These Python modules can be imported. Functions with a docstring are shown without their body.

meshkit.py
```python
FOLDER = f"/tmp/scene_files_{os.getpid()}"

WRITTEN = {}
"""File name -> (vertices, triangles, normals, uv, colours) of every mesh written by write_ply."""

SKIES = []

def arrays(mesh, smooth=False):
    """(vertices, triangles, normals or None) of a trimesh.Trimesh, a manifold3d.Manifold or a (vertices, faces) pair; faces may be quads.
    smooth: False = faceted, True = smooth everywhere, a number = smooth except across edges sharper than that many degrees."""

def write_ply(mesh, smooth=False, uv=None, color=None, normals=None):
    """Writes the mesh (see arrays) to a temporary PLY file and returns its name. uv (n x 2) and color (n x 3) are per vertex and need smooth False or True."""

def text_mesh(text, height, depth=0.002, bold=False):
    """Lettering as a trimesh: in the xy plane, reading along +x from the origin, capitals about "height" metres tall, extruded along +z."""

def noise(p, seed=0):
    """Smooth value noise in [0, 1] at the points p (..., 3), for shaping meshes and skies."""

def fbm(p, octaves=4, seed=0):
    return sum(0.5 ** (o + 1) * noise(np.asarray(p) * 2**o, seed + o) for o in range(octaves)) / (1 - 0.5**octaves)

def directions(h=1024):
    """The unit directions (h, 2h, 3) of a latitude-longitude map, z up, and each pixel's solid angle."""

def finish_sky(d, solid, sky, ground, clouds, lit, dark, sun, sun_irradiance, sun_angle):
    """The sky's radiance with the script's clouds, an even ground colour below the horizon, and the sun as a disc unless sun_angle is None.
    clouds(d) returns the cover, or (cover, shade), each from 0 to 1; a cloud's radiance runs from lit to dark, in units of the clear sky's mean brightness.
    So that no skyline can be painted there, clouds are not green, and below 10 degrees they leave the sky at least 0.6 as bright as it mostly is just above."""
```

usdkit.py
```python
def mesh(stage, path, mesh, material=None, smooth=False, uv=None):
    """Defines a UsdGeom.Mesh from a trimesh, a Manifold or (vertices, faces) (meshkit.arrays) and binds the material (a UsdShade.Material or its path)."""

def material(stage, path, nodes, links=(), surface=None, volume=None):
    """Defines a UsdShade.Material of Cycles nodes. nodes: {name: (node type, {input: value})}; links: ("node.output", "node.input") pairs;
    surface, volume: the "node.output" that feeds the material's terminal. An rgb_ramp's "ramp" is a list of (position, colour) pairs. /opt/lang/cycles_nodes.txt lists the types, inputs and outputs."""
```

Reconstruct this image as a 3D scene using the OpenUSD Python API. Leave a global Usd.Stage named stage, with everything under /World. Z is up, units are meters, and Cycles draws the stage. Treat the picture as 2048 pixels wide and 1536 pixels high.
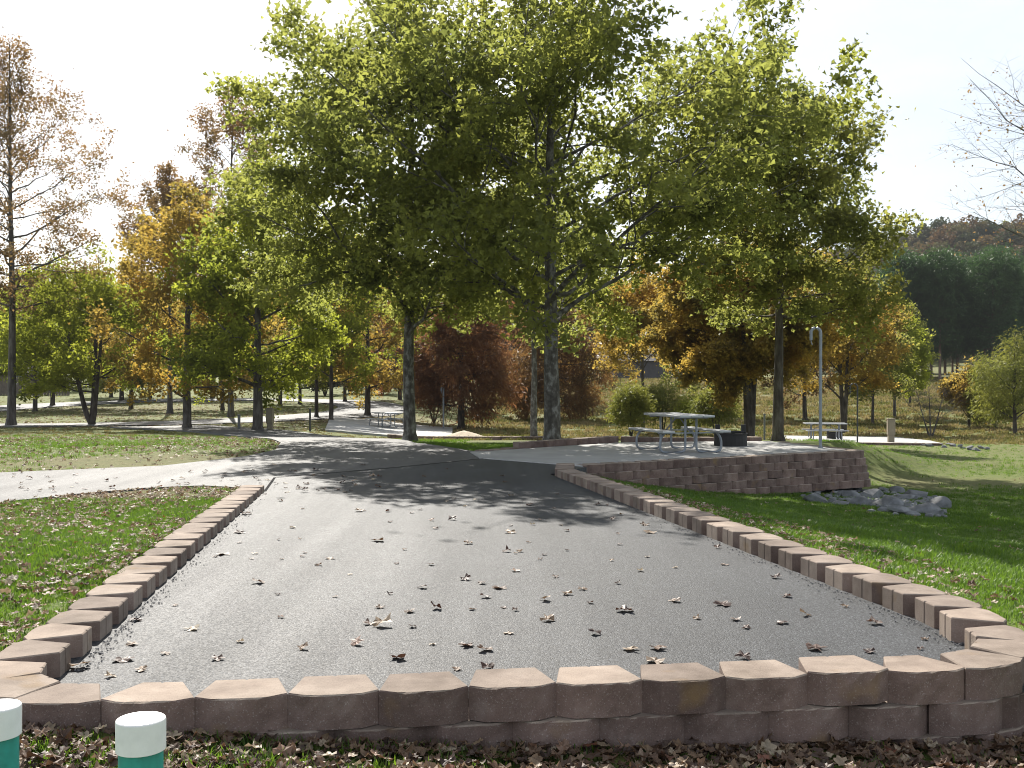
import math, re
import numpy as np, trimesh, shapely, usdkit
from shapely.geometry import Polygon, LineString, Point
from scipy.spatial import Delaunay
from pxr import Usd, UsdGeom, UsdLux, UsdShade, Gf, Sdf, Vt

stage = Usd.Stage.CreateInMemory()
UsdGeom.SetStageUpAxis(stage, 'Z'); UsdGeom.SetStageMetersPerUnit(stage, 1.0)
UsdGeom.Xform.Define(stage, '/World'); UsdGeom.Scope.Define(stage, '/World/Looks')
L = '/World/Looks/'

# ------------------------------------------------------------------ camera, sky, sun, exposure
F, HC, HY = 2100.0, 1.45, 762.0          # focal length in photo pixels, eye height over the parking pad, horizon row
cam = UsdGeom.Camera.Define(stage, '/World/camera')
cam.CreateHorizontalApertureAttr(36.0); cam.CreateVerticalApertureAttr(27.0)
cam.CreateFocalLengthAttr(36.0 * F / 2048.0); cam.CreateClippingRangeAttr((0.05, 5000.0))
cam.CreateExposureAttr(0.95)
xf = UsdGeom.Xformable(cam); xf.AddTranslateOp().Set((0, 0, HC)); xf.AddRotateXOp().Set(90.0 - math.degrees((768 - HY) / F))

SUN_AZ, SUN_EL = math.radians(-16.0), math.radians(41.0)
sun_dir = Gf.Vec3d(math.sin(SUN_AZ) * math.cos(SUN_EL), math.cos(SUN_AZ) * math.cos(SUN_EL), math.sin(SUN_EL))
sky = UsdLux.DomeLight.Define(stage, '/World/sky')
sky.GetPrim().SetCustomDataByKey('kind', 'structure')
skym = usdkit.material(stage, L + 'sky_look', {
    's': ('sky_texture', {'sky_type': 'single_scattering', 'sun_disc': False, 'sun_elevation': SUN_EL, 'sun_rotation': SUN_AZ, 'aerosol_density': 2.2, 'air_density': 1.0}),
    'tc': ('texture_coordinate', {}), 'mp': ('mapping', {'scale': (1.2, 1.2, 4.0)}),
    'n': ('noise_texture', {'scale': 2.2, 'detail': 6.0, 'roughness': 0.55}),
    'r': ('map_range', {'from_min': 0.38, 'from_max': 0.68, 'to_min': 0.25, 'to_max': 0.8, 'clamp': True}),
    'mx': ('mix', {'color2': (7.1, 7.5, 7.8)}),
    'bg': ('background_shader', {'strength': 0.078})},
    [('tc.generated', 'mp.vector'), ('mp.vector', 'n.vector'), ('n.fac', 'r.value'), ('r.result', 'mx.fac'), ('s.color', 'mx.color1'), ('mx.color', 'bg.color')], surface='bg.background')
UsdShade.MaterialBindingAPI.Apply(sky.GetPrim()).Bind(skym)
sun = UsdLux.DistantLight.Define(stage, '/World/sun')
sun.CreateIntensityAttr(1.25); sun.CreateAngleAttr(0.53); sun.CreateColorAttr((1.0, 0.945, 0.86))
sun.GetPrim().CreateAttribute('inputs:normalize', Sdf.ValueTypeNames.Bool).Set(True)
UsdGeom.Xformable(sun).AddTransformOp().Set(Gf.Matrix4d().SetRotate(Gf.Rotation(Gf.Vec3d(0, 0, 1), sun_dir)))

# ------------------------------------------------------------------ naming helpers
used = {}
def numbered(path):
    k = used.get(path, 0); used[path] = k + 1
    return path if k == 0 else '%s_%03d' % (path, k)
def meta(p, label=None, cat=None, group=None, kind=None):
    for k, v in (('label', label), ('category', cat), ('group', group), ('kind', kind)):
        if v: p.SetCustomDataByKey(k, v)
    return p
def thing(name, label, cat, loc=(0, 0, 0), rotz=0.0, group=None):
    x = UsdGeom.Xform.Define(stage, numbered('/World/' + name))
    x.AddTranslateOp().Set(Gf.Vec3d(*map(float, loc))); x.AddRotateZOp().Set(float(rotz))
    return meta(x.GetPrim(), label, cat, group)
def obj(name, mesh, mat, parent=None, smooth=False, **kw):
    base = str(parent.GetPath()) if parent else '/World'
    m = usdkit.mesh(stage, numbered(base + '/' + name), mesh, L + mat if isinstance(mat, str) else mat, smooth=smooth)
    return meta(m.GetPrim(), **kw)
def dup(root, loc, rotz, label, group=None):
    was = root.GetCustomData()
    r = thing(re.sub(r'_\d{3}$', '', root.GetName()), label, was['category'], loc, rotz, group or was.get('group'))
    r.GetReferences().AddInternalReference(root.GetPath()); r.SetInstanceable(True)
    return r
def cat_mesh(parts):
    vs, fs, n = [], [], 0
    for v, f in parts:
        vs.append(np.asarray(v, float)); fs.append(np.asarray(f, int) + n); n += len(v)
    return np.vstack(vs), np.vstack(fs)
def sst(a, b, x):
    t = np.clip((np.asarray(x, float) - a) / (b - a), 0, 1); return t * t * (3 - 2 * t)
def vnoise(x, y, seed=0):
    x, y = np.asarray(x, float), np.asarray(y, float)
    def hsh(i, j):
        h = (i.astype(np.int64) * 374761393 + j.astype(np.int64) * 668265263 + seed * 1274126177) & 0x7fffffff
        h = (h ^ (h >> 13)) * 1103515245 & 0x7fffffff
        return ((h ^ (h >> 16)) & 0xffff) / 65535.0
    i, j = np.floor(x), np.floor(y); u, v = x - i, y - j; u, v = u * u * (3 - 2 * u), v * v * (3 - 2 * v)
    a, b, c, d = hsh(i, j), hsh(i + 1, j), hsh(i, j + 1), hsh(i + 1, j + 1)
    return (a * (1 - u) + b * u) * (1 - v) + (c * (1 - u) + d * u) * v
def fbm(x, y, seed=0, o=4):
    return sum(vnoise(np.asarray(x) * 2 ** k, np.asarray(y) * 2 ** k, seed + k) / 2 ** k for k in range(o)) / (2 - 2.0 ** (1 - o)) - 0.5

# ------------------------------------------------------------------ materials
def M(name, nodes, links, surface='p.BSDF'):
    return usdkit.material(stage, L + name, nodes, links, surface=surface)
def plain(name, col, rough=0.5, var=0.12, scale=6.0, metallic=0.0, bump=0.0, bscale=60.0, spec=0.5):
    lo = tuple(c * (1 - var) for c in col); hi = tuple(min(1, c * (1 + var)) for c in col)
    nodes = {'tc': ('texture_coordinate', {}), 'n': ('noise_texture', {'scale': scale, 'detail': 5.0, 'roughness': 0.6}),
             'r': ('rgb_ramp', {'ramp': [(0.3, lo), (0.7, hi)]}), 'p': ('principled_bsdf', {'roughness': rough, 'metallic': metallic, 'specular_ior_level': spec})}
    links = [('tc.object', 'n.vector'), ('n.fac', 'r.fac'), ('r.color', 'p.base_color')]
    if bump:
        nodes['bn'] = ('noise_texture', {'scale': bscale, 'detail': 4.0}); nodes['b'] = ('bump', {'strength': bump, 'distance': 0.01})
        links += [('tc.object', 'bn.vector'), ('bn.fac', 'b.height'), ('b.normal', 'p.normal')]
    return M(name, nodes, links)

def asphalt(name, dark, light, rough):
    """rolled stone chips in bitumen: every chip its own tone and gloss, tracks and patches on top"""
    M(name, {'g': ('geometry', {}), 'v1': ('voronoi_texture', {'scale': 120.0}), 'v2': ('voronoi_texture', {'scale': 38.0}), 'n1': ('noise_texture', {'scale': 60.0, 'detail': 4.0, 'roughness': 0.75}),
             'bw': ('separate_color', {}), 'n2': ('noise_texture', {'scale': 0.55, 'detail': 5.0, 'roughness': 0.6}),
             'mp': ('mapping', {'rotation': (0, 0, -0.135), 'scale': (1.6, 0.10, 1.0)}), 'n3': ('noise_texture', {'scale': 1.6, 'detail': 4.0, 'roughness': 0.55}),
             'r1': ('rgb_ramp', {'ramp': [(0.0, tuple(0.5 * c for c in dark)), (0.35, dark), (0.8, light), (0.95, tuple(1.5 * c for c in light)), (1.0, tuple(min(1, 2.4 * c) for c in light))]}),
             'r2': ('rgb_ramp', {'ramp': [(0.3, (0.78, 0.78, 0.78)), (0.7, (1.15, 1.15, 1.15))]}), 'r4': ('rgb_ramp', {'ramp': [(0.35, (0.7, 0.7, 0.7)), (0.55, (1.08, 1.08, 1.08))]}),
             'r3': ('rgb_ramp', {'ramp': [(0.35, (0.88, 0.88, 0.88)), (0.65, (1.12, 1.12, 1.12))]}),
             'm1': ('mix', {'mix_type': 'multiply', 'fac': 1.0}), 'm2': ('mix', {'mix_type': 'multiply', 'fac': 1.0}), 'm3': ('mix', {'mix_type': 'multiply', 'fac': 1.0}),
             'rr': ('map_range', {'from_min': 0.0, 'from_max': 1.0, 'to_min': rough + 0.10, 'to_max': rough - 0.10}), 'r5': ('math', {'math_type': 'multiply_add', 'value2': -0.16, 'value3': 0.08}), 'ra': ('math', {'math_type': 'add'}),
             'ad': ('math', {'math_type': 'multiply_add', 'value2': -0.8}),
             'b': ('bump', {'strength': 0.5, 'distance': 0.005}), 'p': ('principled_bsdf', {'specular_ior_level': 0.24})},
      [('g.position', 'n1.vector'), ('g.position', 'v1.vector'), ('g.position', 'v2.vector'), ('g.position', 'n2.vector'), ('g.position', 'mp.vector'), ('mp.vector', 'n3.vector'), ('v1.color', 'bw.color'), ('bw.r', 'r1.fac'), ('n2.fac', 'r2.fac'), ('n3.fac', 'r3.fac'), ('n1.fac', 'r4.fac'),
       ('r1.color', 'm1.color1'), ('r2.color', 'm1.color2'), ('m1.color', 'm2.color1'), ('r3.color', 'm2.color2'), ('m2.color', 'm3.color1'), ('r4.color', 'm3.color2'), ('m3.color', 'p.base_color'),
       ('bw.g', 'rr.value'), ('n3.fac', 'r5.value1'), ('rr.result', 'ra.value1'), ('r5.value', 'ra.value2'), ('ra.value', 'p.roughness'), ('v1.distance', 'ad.value1'), ('n1.fac', 'ad.value3'), ('ad.value', 'b.height'), ('b.normal', 'p.normal')])
asphalt('pad_asphalt', (0.030, 0.032, 0.035), (0.046, 0.049, 0.053), 0.64)
asphalt('road_asphalt', (0.060, 0.060, 0.061), (0.088, 0.088, 0.087), 0.66)
plain('seam_tar', (0.016, 0.016, 0.017), 0.95, spec=0.05)
plain('concrete', (0.30, 0.295, 0.285), 0.75, 0.14, 1.2, bump=0.2)
plain('concrete_far', (0.34, 0.335, 0.32), 0.75, 0.12, 0.8)
plain('galvanized', (0.22, 0.235, 0.26), 0.45, 0.12, 9.0, metallic=0.5)
plain('aluminium', (0.36, 0.37, 0.38), 0.45, 0.07, 5.0, metallic=0.5)
plain('black_steel', (0.010, 0.0095, 0.009), 0.75, 0.3, 14.0)
plain('dark_post', (0.05, 0.05, 0.055), 0.5, 0.2)
plain('grey_post', (0.12, 0.12, 0.12), 0.6, 0.2)
plain('tan_box', (0.22, 0.185, 0.13), 0.6, 0.1)
plain('pvc_white', (0.66, 0.66, 0.66), 0.4, 0.10, 14.0)
plain('pvc_green', (0.018, 0.215, 0.185), 0.45, 0.22, 22.0)
plain('rock', (0.13, 0.132, 0.136), 0.85, 0.4, 5.0, bump=0.5, bscale=24.0)
plain('gravel_look', (0.10, 0.10, 0.105), 0.8, 0.6, 90.0)
plain('fence_wood', (0.11, 0.085, 0.065), 0.85, 0.25, 3.0)
plain('roof_shingle', (0.17, 0.15, 0.15), 0.9, 0.2, 1.5)
plain('dark_siding', (0.05, 0.045, 0.045), 0.9, 0.2, 1.0)
plain('house_wall', (0.42, 0.40, 0.38), 0.9, 0.08, 0.5)
plain('window_glass', (0.05, 0.06, 0.07), 0.15, 0.05)
plain('sand', (0.42, 0.35, 0.26), 0.95, 0.3, 20.0)

M('block', {'tc': ('geometry', {}), 'oi': ('object_info', {}), 'g': ('geometry', {}), 'sx': ('separate_xyz', {}),
            'n1': ('noise_texture', {'scale': 5.0, 'detail': 6.0, 'roughness': 0.65}), 'n2': ('noise_texture', {'scale': 130.0, 'detail': 2.0, 'roughness': 0.6}), 'n4': ('noise_texture', {'scale': 240.0, 'detail': 2.0}),
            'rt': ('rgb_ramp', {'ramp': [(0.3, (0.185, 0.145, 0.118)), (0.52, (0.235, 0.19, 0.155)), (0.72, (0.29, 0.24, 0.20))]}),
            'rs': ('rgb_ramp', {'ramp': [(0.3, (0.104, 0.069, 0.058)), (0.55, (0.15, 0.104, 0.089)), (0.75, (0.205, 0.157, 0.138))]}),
            'sp': ('rgb_ramp', {'ramp': [(0.60, (0, 0, 0)), (0.72, (0.4, 0.4, 0.4))]}),
            'dk': ('rgb_ramp', {'ramp': [(0.30, (0.6, 0.6, 0.6)), (0.42, (1, 1, 1))]}),
            'ov': ('rgb_ramp', {'ramp': [(0.0, (0.76, 0.73, 0.72)), (0.5, (1, 0.99, 0.98)), (1.0, (1.2, 1.17, 1.14))]}),
            'sa': ('attribute', {'attribute': 'split_and_shade'}), 'up': ('math', {'math_type': 'less_than', 'value2': 0.6}), 'sf0': ('math', {'math_type': 'multiply', 'use_clamp': True}), 'mx': ('mix', {}), 'ms': ('mix', {'color2': (0.45, 0.41, 0.38)}),
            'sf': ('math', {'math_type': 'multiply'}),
            'md': ('mix', {'mix_type': 'multiply', 'fac': 0.8}), 'mo': ('mix', {'mix_type': 'multiply', 'fac': 1.0}),
            'n5': ('noise_texture', {'scale': 1.7, 'detail': 6.0, 'roughness': 0.7}), 'd5': ('rgb_ramp', {'ramp': [(0.3, (0.62, 0.60, 0.57)), (0.5, (1, 1, 1)), (0.7, (1.2, 1.19, 1.18))]}), 'm5': ('mix', {'mix_type': 'multiply', 'fac': 1.0}),
            'n6': ('noise_texture', {'scale': 3.1, 'detail': 3.0, 'roughness': 0.5}), 'd6': ('rgb_ramp', {'ramp': [(0.64, (0, 0, 0)), (0.74, (0.55, 0.55, 0.55))]}), 'm6': ('mix', {'color2': (0.20, 0.125, 0.05)}),
            'b': ('bump', {'strength': 0.5, 'distance': 0.006}), 'p': ('principled_bsdf', {'roughness': 0.88, 'specular_ior_level': 0.3})},
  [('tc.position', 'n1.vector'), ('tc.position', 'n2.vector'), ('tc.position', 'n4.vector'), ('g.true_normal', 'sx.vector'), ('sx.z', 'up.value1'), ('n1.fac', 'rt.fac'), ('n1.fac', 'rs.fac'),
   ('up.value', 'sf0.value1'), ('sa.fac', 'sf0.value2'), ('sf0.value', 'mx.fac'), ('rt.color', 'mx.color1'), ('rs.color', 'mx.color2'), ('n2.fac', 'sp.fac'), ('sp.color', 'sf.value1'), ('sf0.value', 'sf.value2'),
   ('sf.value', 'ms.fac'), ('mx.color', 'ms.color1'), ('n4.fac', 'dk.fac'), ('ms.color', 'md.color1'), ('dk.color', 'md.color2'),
   ('oi.random', 'ov.fac'), ('md.color', 'mo.color1'), ('ov.color', 'mo.color2'), ('tc.position', 'n5.vector'), ('tc.position', 'n6.vector'), ('n5.fac', 'd5.fac'), ('n6.fac', 'd6.fac'), ('mo.color', 'm5.color1'), ('d5.color', 'm5.color2'), ('d6.color', 'm6.fac'), ('m5.color', 'm6.color1'), ('m6.color', 'p.base_color'), ('n2.fac', 'b.height'), ('b.normal', 'p.normal')])

def bark(name, a, b, c, scale=7.0, stretch=0.25):
    M(name, {'tc': ('geometry', {}), 'mp': ('mapping', {'scale': (1, 1, stretch)}), 'n': ('noise_texture', {'scale': scale, 'detail': 6.0, 'roughness': 0.65}), 'n2': ('noise_texture', {'scale': scale * 5, 'detail': 4.0}),
             'r': ('rgb_ramp', {'ramp': [(0.36, a), (0.50, b), (0.62, c)]}), 'b': ('bump', {'strength': 0.9, 'distance': 0.02}), 'p': ('principled_bsdf', {'roughness': 0.9, 'specular_ior_level': 0.25})},
      [('tc.position', 'mp.vector'), ('mp.vector', 'n.vector'), ('mp.vector', 'n2.vector'), ('n.fac', 'r.fac'), ('r.color', 'p.base_color'), ('n2.fac', 'b.height'), ('b.normal', 'p.normal')])
bark('bark_sycamore', (0.045, 0.04, 0.033), (0.085, 0.077, 0.065), (0.19, 0.185, 0.165), 8.0, 0.6)
bark('bark_dark', (0.035, 0.028, 0.022), (0.065, 0.053, 0.043), (0.11, 0.095, 0.08))
bark('bark_grey', (0.045, 0.038, 0.032), (0.08, 0.07, 0.06), (0.13, 0.118, 0.105))
bark('bark_red', (0.08, 0.05, 0.035), (0.13, 0.085, 0.06), (0.19, 0.14, 0.11))

def leaf(name, ramp, trans=0.5, boost=1.6, scale=0.55, rough=0.5):
    """leaf blades: each island its own tone, drifting through the crown in patches"""
    tr = [(p, tuple(min(0.95, c * boost) for c in col)) for p, col in ramp]
    M(name, {'g': ('geometry', {}), 'n': ('noise_texture', {'scale': scale, 'detail': 3.0, 'roughness': 0.55}),
             'a': ('math', {'math_type': 'multiply', 'value2': 0.62}), 'nb': ('map_range', {'from_min': 0.3, 'from_max': 0.7, 'to_min': 0.0, 'to_max': 0.40, 'clamp': True}), 's': ('math', {'math_type': 'add'}),
             'r': ('rgb_ramp', {'ramp': ramp}), 't': ('rgb_ramp', {'ramp': tr}),
             'p': ('principled_bsdf', {'roughness': rough, 'specular_ior_level': 0.45}), 'tb': ('translucent_bsdf', {}), 'mx': ('mix_closure', {'fac': trans})},
      [('g.random_per_island', 'a.value1'), ('g.position', 'n.vector'), ('n.fac', 'nb.value'), ('a.value', 's.value1'), ('nb.result', 's.value2'), ('s.value', 'r.fac'), ('s.value', 't.fac'),
       ('r.color', 'p.base_color'), ('t.color', 'tb.color'), ('p.BSDF', 'mx.closure1'), ('tb.BSDF', 'mx.closure2')], surface='mx.closure')
leaf('leaf_green', [(0.0, (0.080, 0.091, 0.022)), (0.42, (0.136, 0.141, 0.028)), (0.72, (0.205, 0.190, 0.034)), (0.92, (0.29, 0.22, 0.038)), (0.98, (0.30, 0.14, 0.03)), (1.0, (0.24, 0.08, 0.02))], 0.74, 2.55)
leaf('leaf_mixed', [(0.0, (0.095, 0.080, 0.02)), (0.28, (0.185, 0.128, 0.024)), (0.55, (0.29, 0.165, 0.028)), (0.8, (0.28, 0.105, 0.027)), (1.0, (0.17, 0.045, 0.02))], 0.68, 2.5, scale=0.8)
leaf('leaf_yellowgreen', [(0.0, (0.085, 0.10, 0.013)), (0.4, (0.15, 0.16, 0.018)), (0.75, (0.25, 0.21, 0.022)), (0.95, (0.33, 0.19, 0.022)), (1.0, (0.25, 0.08, 0.02))], 0.74, 2.55)
leaf('leaf_orange', [(0.0, (0.09, 0.075, 0.02)), (0.3, (0.19, 0.13, 0.025)), (0.6, (0.31, 0.165, 0.03)), (0.85, (0.27, 0.095, 0.022)), (1.0, (0.15, 0.045, 0.02))], 0.74, 2.55)
leaf('leaf_olive', [(0.0, (0.075, 0.086, 0.02)), (0.45, (0.135, 0.128, 0.027)), (0.75, (0.21, 0.15, 0.03)), (1.0, (0.23, 0.09, 0.03))], 0.66, 2.8)
leaf('leaf_brown', [(0.0, (0.08, 0.06, 0.028)), (0.4, (0.15, 0.088, 0.032)), (0.75, (0.27, 0.125, 0.032)), (1.0, (0.14, 0.05, 0.025))], 0.6, 2.4)
leaf('leaf_cypress', [(0.0, (0.082, 0.040, 0.018)), (0.45, (0.150, 0.070, 0.025)), (0.8, (0.215, 0.105, 0.03)), (1.0, (0.30, 0.14, 0.03))], 0.6, 2.4)
leaf('leaf_cypress_rust', [(0.0, (0.07, 0.045, 0.018)), (0.45, (0.15, 0.08, 0.024)), (0.8, (0.23, 0.115, 0.028)), (1.0, (0.26, 0.15, 0.03))], 0.6, 2.4)
leaf('leaf_willow', [(0.0, (0.10, 0.115, 0.025)), (0.5, (0.19, 0.185, 0.03)), (1.0, (0.30, 0.24, 0.04))], 0.55, 2.2)
leaf('leaf_pine', [(0.0, (0.03, 0.065, 0.018)), (0.5, (0.06, 0.115, 0.03)), (1.0, (0.11, 0.18, 0.045))], 0.35, 1.8)
leaf('leaf_dark', [(0.0, (0.03, 0.032, 0.02)), (0.5, (0.055, 0.052, 0.032)), (1.0, (0.09, 0.075, 0.04))], 0.3, 1.3)

def litter(name, ramp, rough=0.55):
    M(name, {'oi': ('object_info', {}), 'tc': ('texture_coordinate', {}), 'n': ('noise_texture', {'scale': 25.0, 'detail': 3.0}), 'r': ('rgb_ramp', {'ramp': ramp}), 'r2': ('rgb_ramp', {'ramp': [(0.3, (0.7, 0.7, 0.7)), (0.7, (1.25, 1.25, 1.25))]}),
             'm': ('mix', {'mix_type': 'multiply', 'fac': 1.0}), 'p': ('principled_bsdf', {'roughness': rough, 'specular_ior_level': 0.5}), 'tb': ('translucent_bsdf', {}), 'mx': ('mix_closure', {'fac': 0.25})},
      [('oi.random', 'r.fac'), ('tc.object', 'n.vector'), ('n.fac', 'r2.fac'), ('r.color', 'm.color1'), ('r2.color', 'm.color2'), ('m.color', 'p.base_color'), ('m.color', 'tb.color'), ('p.BSDF', 'mx.closure1'), ('tb.BSDF', 'mx.closure2')], surface='mx.closure')
litter('dead_leaf', [(0.0, (0.09, 0.045, 0.022)), (0.2, (0.17, 0.10, 0.055)), (0.45, (0.27, 0.18, 0.105)), (0.72, (0.38, 0.29, 0.19)), (0.93, (0.50, 0.43, 0.33)), (1.0, (0.23, 0.06, 0.025))])
litter('dead_leaf_mid', [(0.0, (0.05, 0.026, 0.015)), (0.3, (0.09, 0.048, 0.026)), (0.6, (0.15, 0.085, 0.046)), (0.85, (0.25, 0.17, 0.10)), (0.96, (0.38, 0.31, 0.22)), (1.0, (0.16, 0.045, 0.02))])
litter('dead_leaf_dark', [(0.0, (0.045, 0.02, 0.014)), (0.35, (0.085, 0.042, 0.026)), (0.65, (0.14, 0.085, 0.05)), (0.85, (0.26, 0.18, 0.11)), (0.95, (0.42, 0.35, 0.25)), (1.0, (0.12, 0.03, 0.016))])
litter('dead_leaf_pale', [(0.0, (0.22, 0.12, 0.06)), (0.3, (0.36, 0.25, 0.14)), (0.7, (0.52, 0.42, 0.28)), (1.0, (0.60, 0.52, 0.38))], 0.45)
M('grass_blade', {'oi': ('object_info', {}), 'g': ('geometry', {}), 'n': ('noise_texture', {'scale': 0.9, 'detail': 3.0}), 'ad': ('math', {'math_type': 'add'}), 'ml': ('math', {'math_type': 'multiply', 'value2': 0.55}), 'm2': ('math', {'math_type': 'multiply', 'value2': 0.35}), 'a2': ('math', {'math_type': 'add'}),
                  'r': ('rgb_ramp', {'ramp': [(0.15, (0.06, 0.115, 0.014)), (0.5, (0.112, 0.185, 0.021)), (0.78, (0.17, 0.225, 0.032)), (0.95, (0.25, 0.225, 0.07))]}),
                  'p': ('principled_bsdf', {'roughness': 0.45, 'specular_ior_level': 0.4}), 'tb': ('translucent_bsdf', {}), 'bo': ('mix', {'mix_type': 'multiply', 'fac': 1.0, 'color2': (1.9, 1.8, 1.2)}), 'mx': ('mix_closure', {'fac': 0.55})},
  [('r.color', 'bo.color1'), ('bo.color', 'tb.color'), ('oi.random', 'm2.value1'), ('g.random_per_island', 'ml.value1'), ('g.position', 'n.vector'), ('ml.value', 'ad.value1'), ('m2.value', 'ad.value2'), ('n.fac', 'a2.value1'), ('ad.value', 'a2.value2'), ('ad.value', 'r.fac'),
   ('r.color', 'p.base_color'), ('p.BSDF', 'mx.closure1'), ('tb.BSDF', 'mx.closure2')], surface='mx.closure')
M('ground_look', {'g': ('geometry', {}), 'lu': ('attribute', {'attribute': 'lush'}), 'li': ('attribute', {'attribute': 'litter'}),
                  'n1': ('noise_texture', {'scale': 0.35, 'detail': 6.0, 'roughness': 0.6}), 'n2': ('noise_texture', {'scale': 9.0, 'detail': 5.0, 'roughness': 0.7}), 'n3': ('noise_texture', {'scale': 45.0, 'detail': 3.0, 'roughness': 0.7}),
                  'gr': ('rgb_ramp', {'ramp': [(0.3, (0.05, 0.088, 0.013)), (0.5, (0.095, 0.15, 0.02)), (0.72, (0.15, 0.19, 0.035))]}),
                  'ta': ('rgb_ramp', {'ramp': [(0.3, (0.075, 0.075, 0.024)), (0.5, (0.12, 0.112, 0.038)), (0.7, (0.165, 0.135, 0.06))]}),
                  'br': ('rgb_ramp', {'ramp': [(0.32, (0.06, 0.035, 0.02)), (0.5, (0.16, 0.095, 0.055)), (0.66, (0.34, 0.24, 0.15)), (0.78, (0.5, 0.42, 0.32))]}),
                  'f1': ('math', {'math_type': 'multiply_add', 'value2': 1.1, 'value3': -0.55}), 'a1': ('math', {'math_type': 'add', 'use_clamp': True}),
                  'f2': ('math', {'math_type': 'multiply_add', 'value2': 2.4, 'value3': -1.2}), 'a2': ('math', {'math_type': 'add', 'use_clamp': True}),
                  'mm': ('math', {'math_type': 'multiply', 'use_clamp': True}),
                  'mx': ('mix', {}), 'm2': ('mix', {}), 'b': ('bump', {'strength': 0.8, 'distance': 0.03}), 'p': ('principled_bsdf', {'roughness': 0.9, 'specular_ior_level': 0.25})},
  [('g.position', 'n1.vector'), ('g.position', 'n2.vector'), ('g.position', 'n3.vector'), ('n2.fac', 'gr.fac'), ('n2.fac', 'ta.fac'), ('n3.fac', 'br.fac'), ('n1.fac', 'f1.value1'), ('lu.fac', 'a1.value1'), ('f1.value', 'a1.value2'),
   ('n2.fac', 'f2.value1'), ('li.fac', 'a2.value1'), ('f2.value', 'a2.value2'), ('a2.value', 'mm.value1'), ('li.fac', 'mm.value2'),
   ('a1.value', 'mx.fac'), ('ta.color', 'mx.color1'), ('gr.color', 'mx.color2'), ('mm.value', 'm2.fac'), ('mx.color', 'm2.color1'), ('br.color', 'm2.color2'), ('m2.color', 'p.base_color'), ('n3.fac', 'b.height'), ('b.normal', 'p.normal')])
M('forest_leaf', {'oi': ('object_info', {}), 'g': ('geometry', {}), 'r': ('rgb_ramp', {'ramp': [(0.0, (0.045, 0.07, 0.025)), (0.3, (0.085, 0.10, 0.035)), (0.5, (0.13, 0.13, 0.045)), (0.7, (0.17, 0.145, 0.055)), (0.88, (0.20, 0.14, 0.055)), (1.0, (0.18, 0.10, 0.05))]}),
                  'v': ('map_range', {'to_min': 0.7, 'to_max': 1.3}), 'm': ('mix', {'mix_type': 'multiply', 'fac': 1.0}), 'p': ('principled_bsdf', {'roughness': 0.7, 'specular_ior_level': 0.3}), 'tb': ('translucent_bsdf', {}), 'mx': ('mix_closure', {'fac': 0.3})},
  [('oi.random', 'r.fac'), ('g.random_per_island', 'v.value'), ('r.color', 'm.color1'), ('v.result', 'm.color2'), ('m.color', 'p.base_color'), ('m.color', 'tb.color'), ('p.BSDF', 'mx.closure1'), ('tb.BSDF', 'mx.closure2')], surface='mx.closure')

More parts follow.
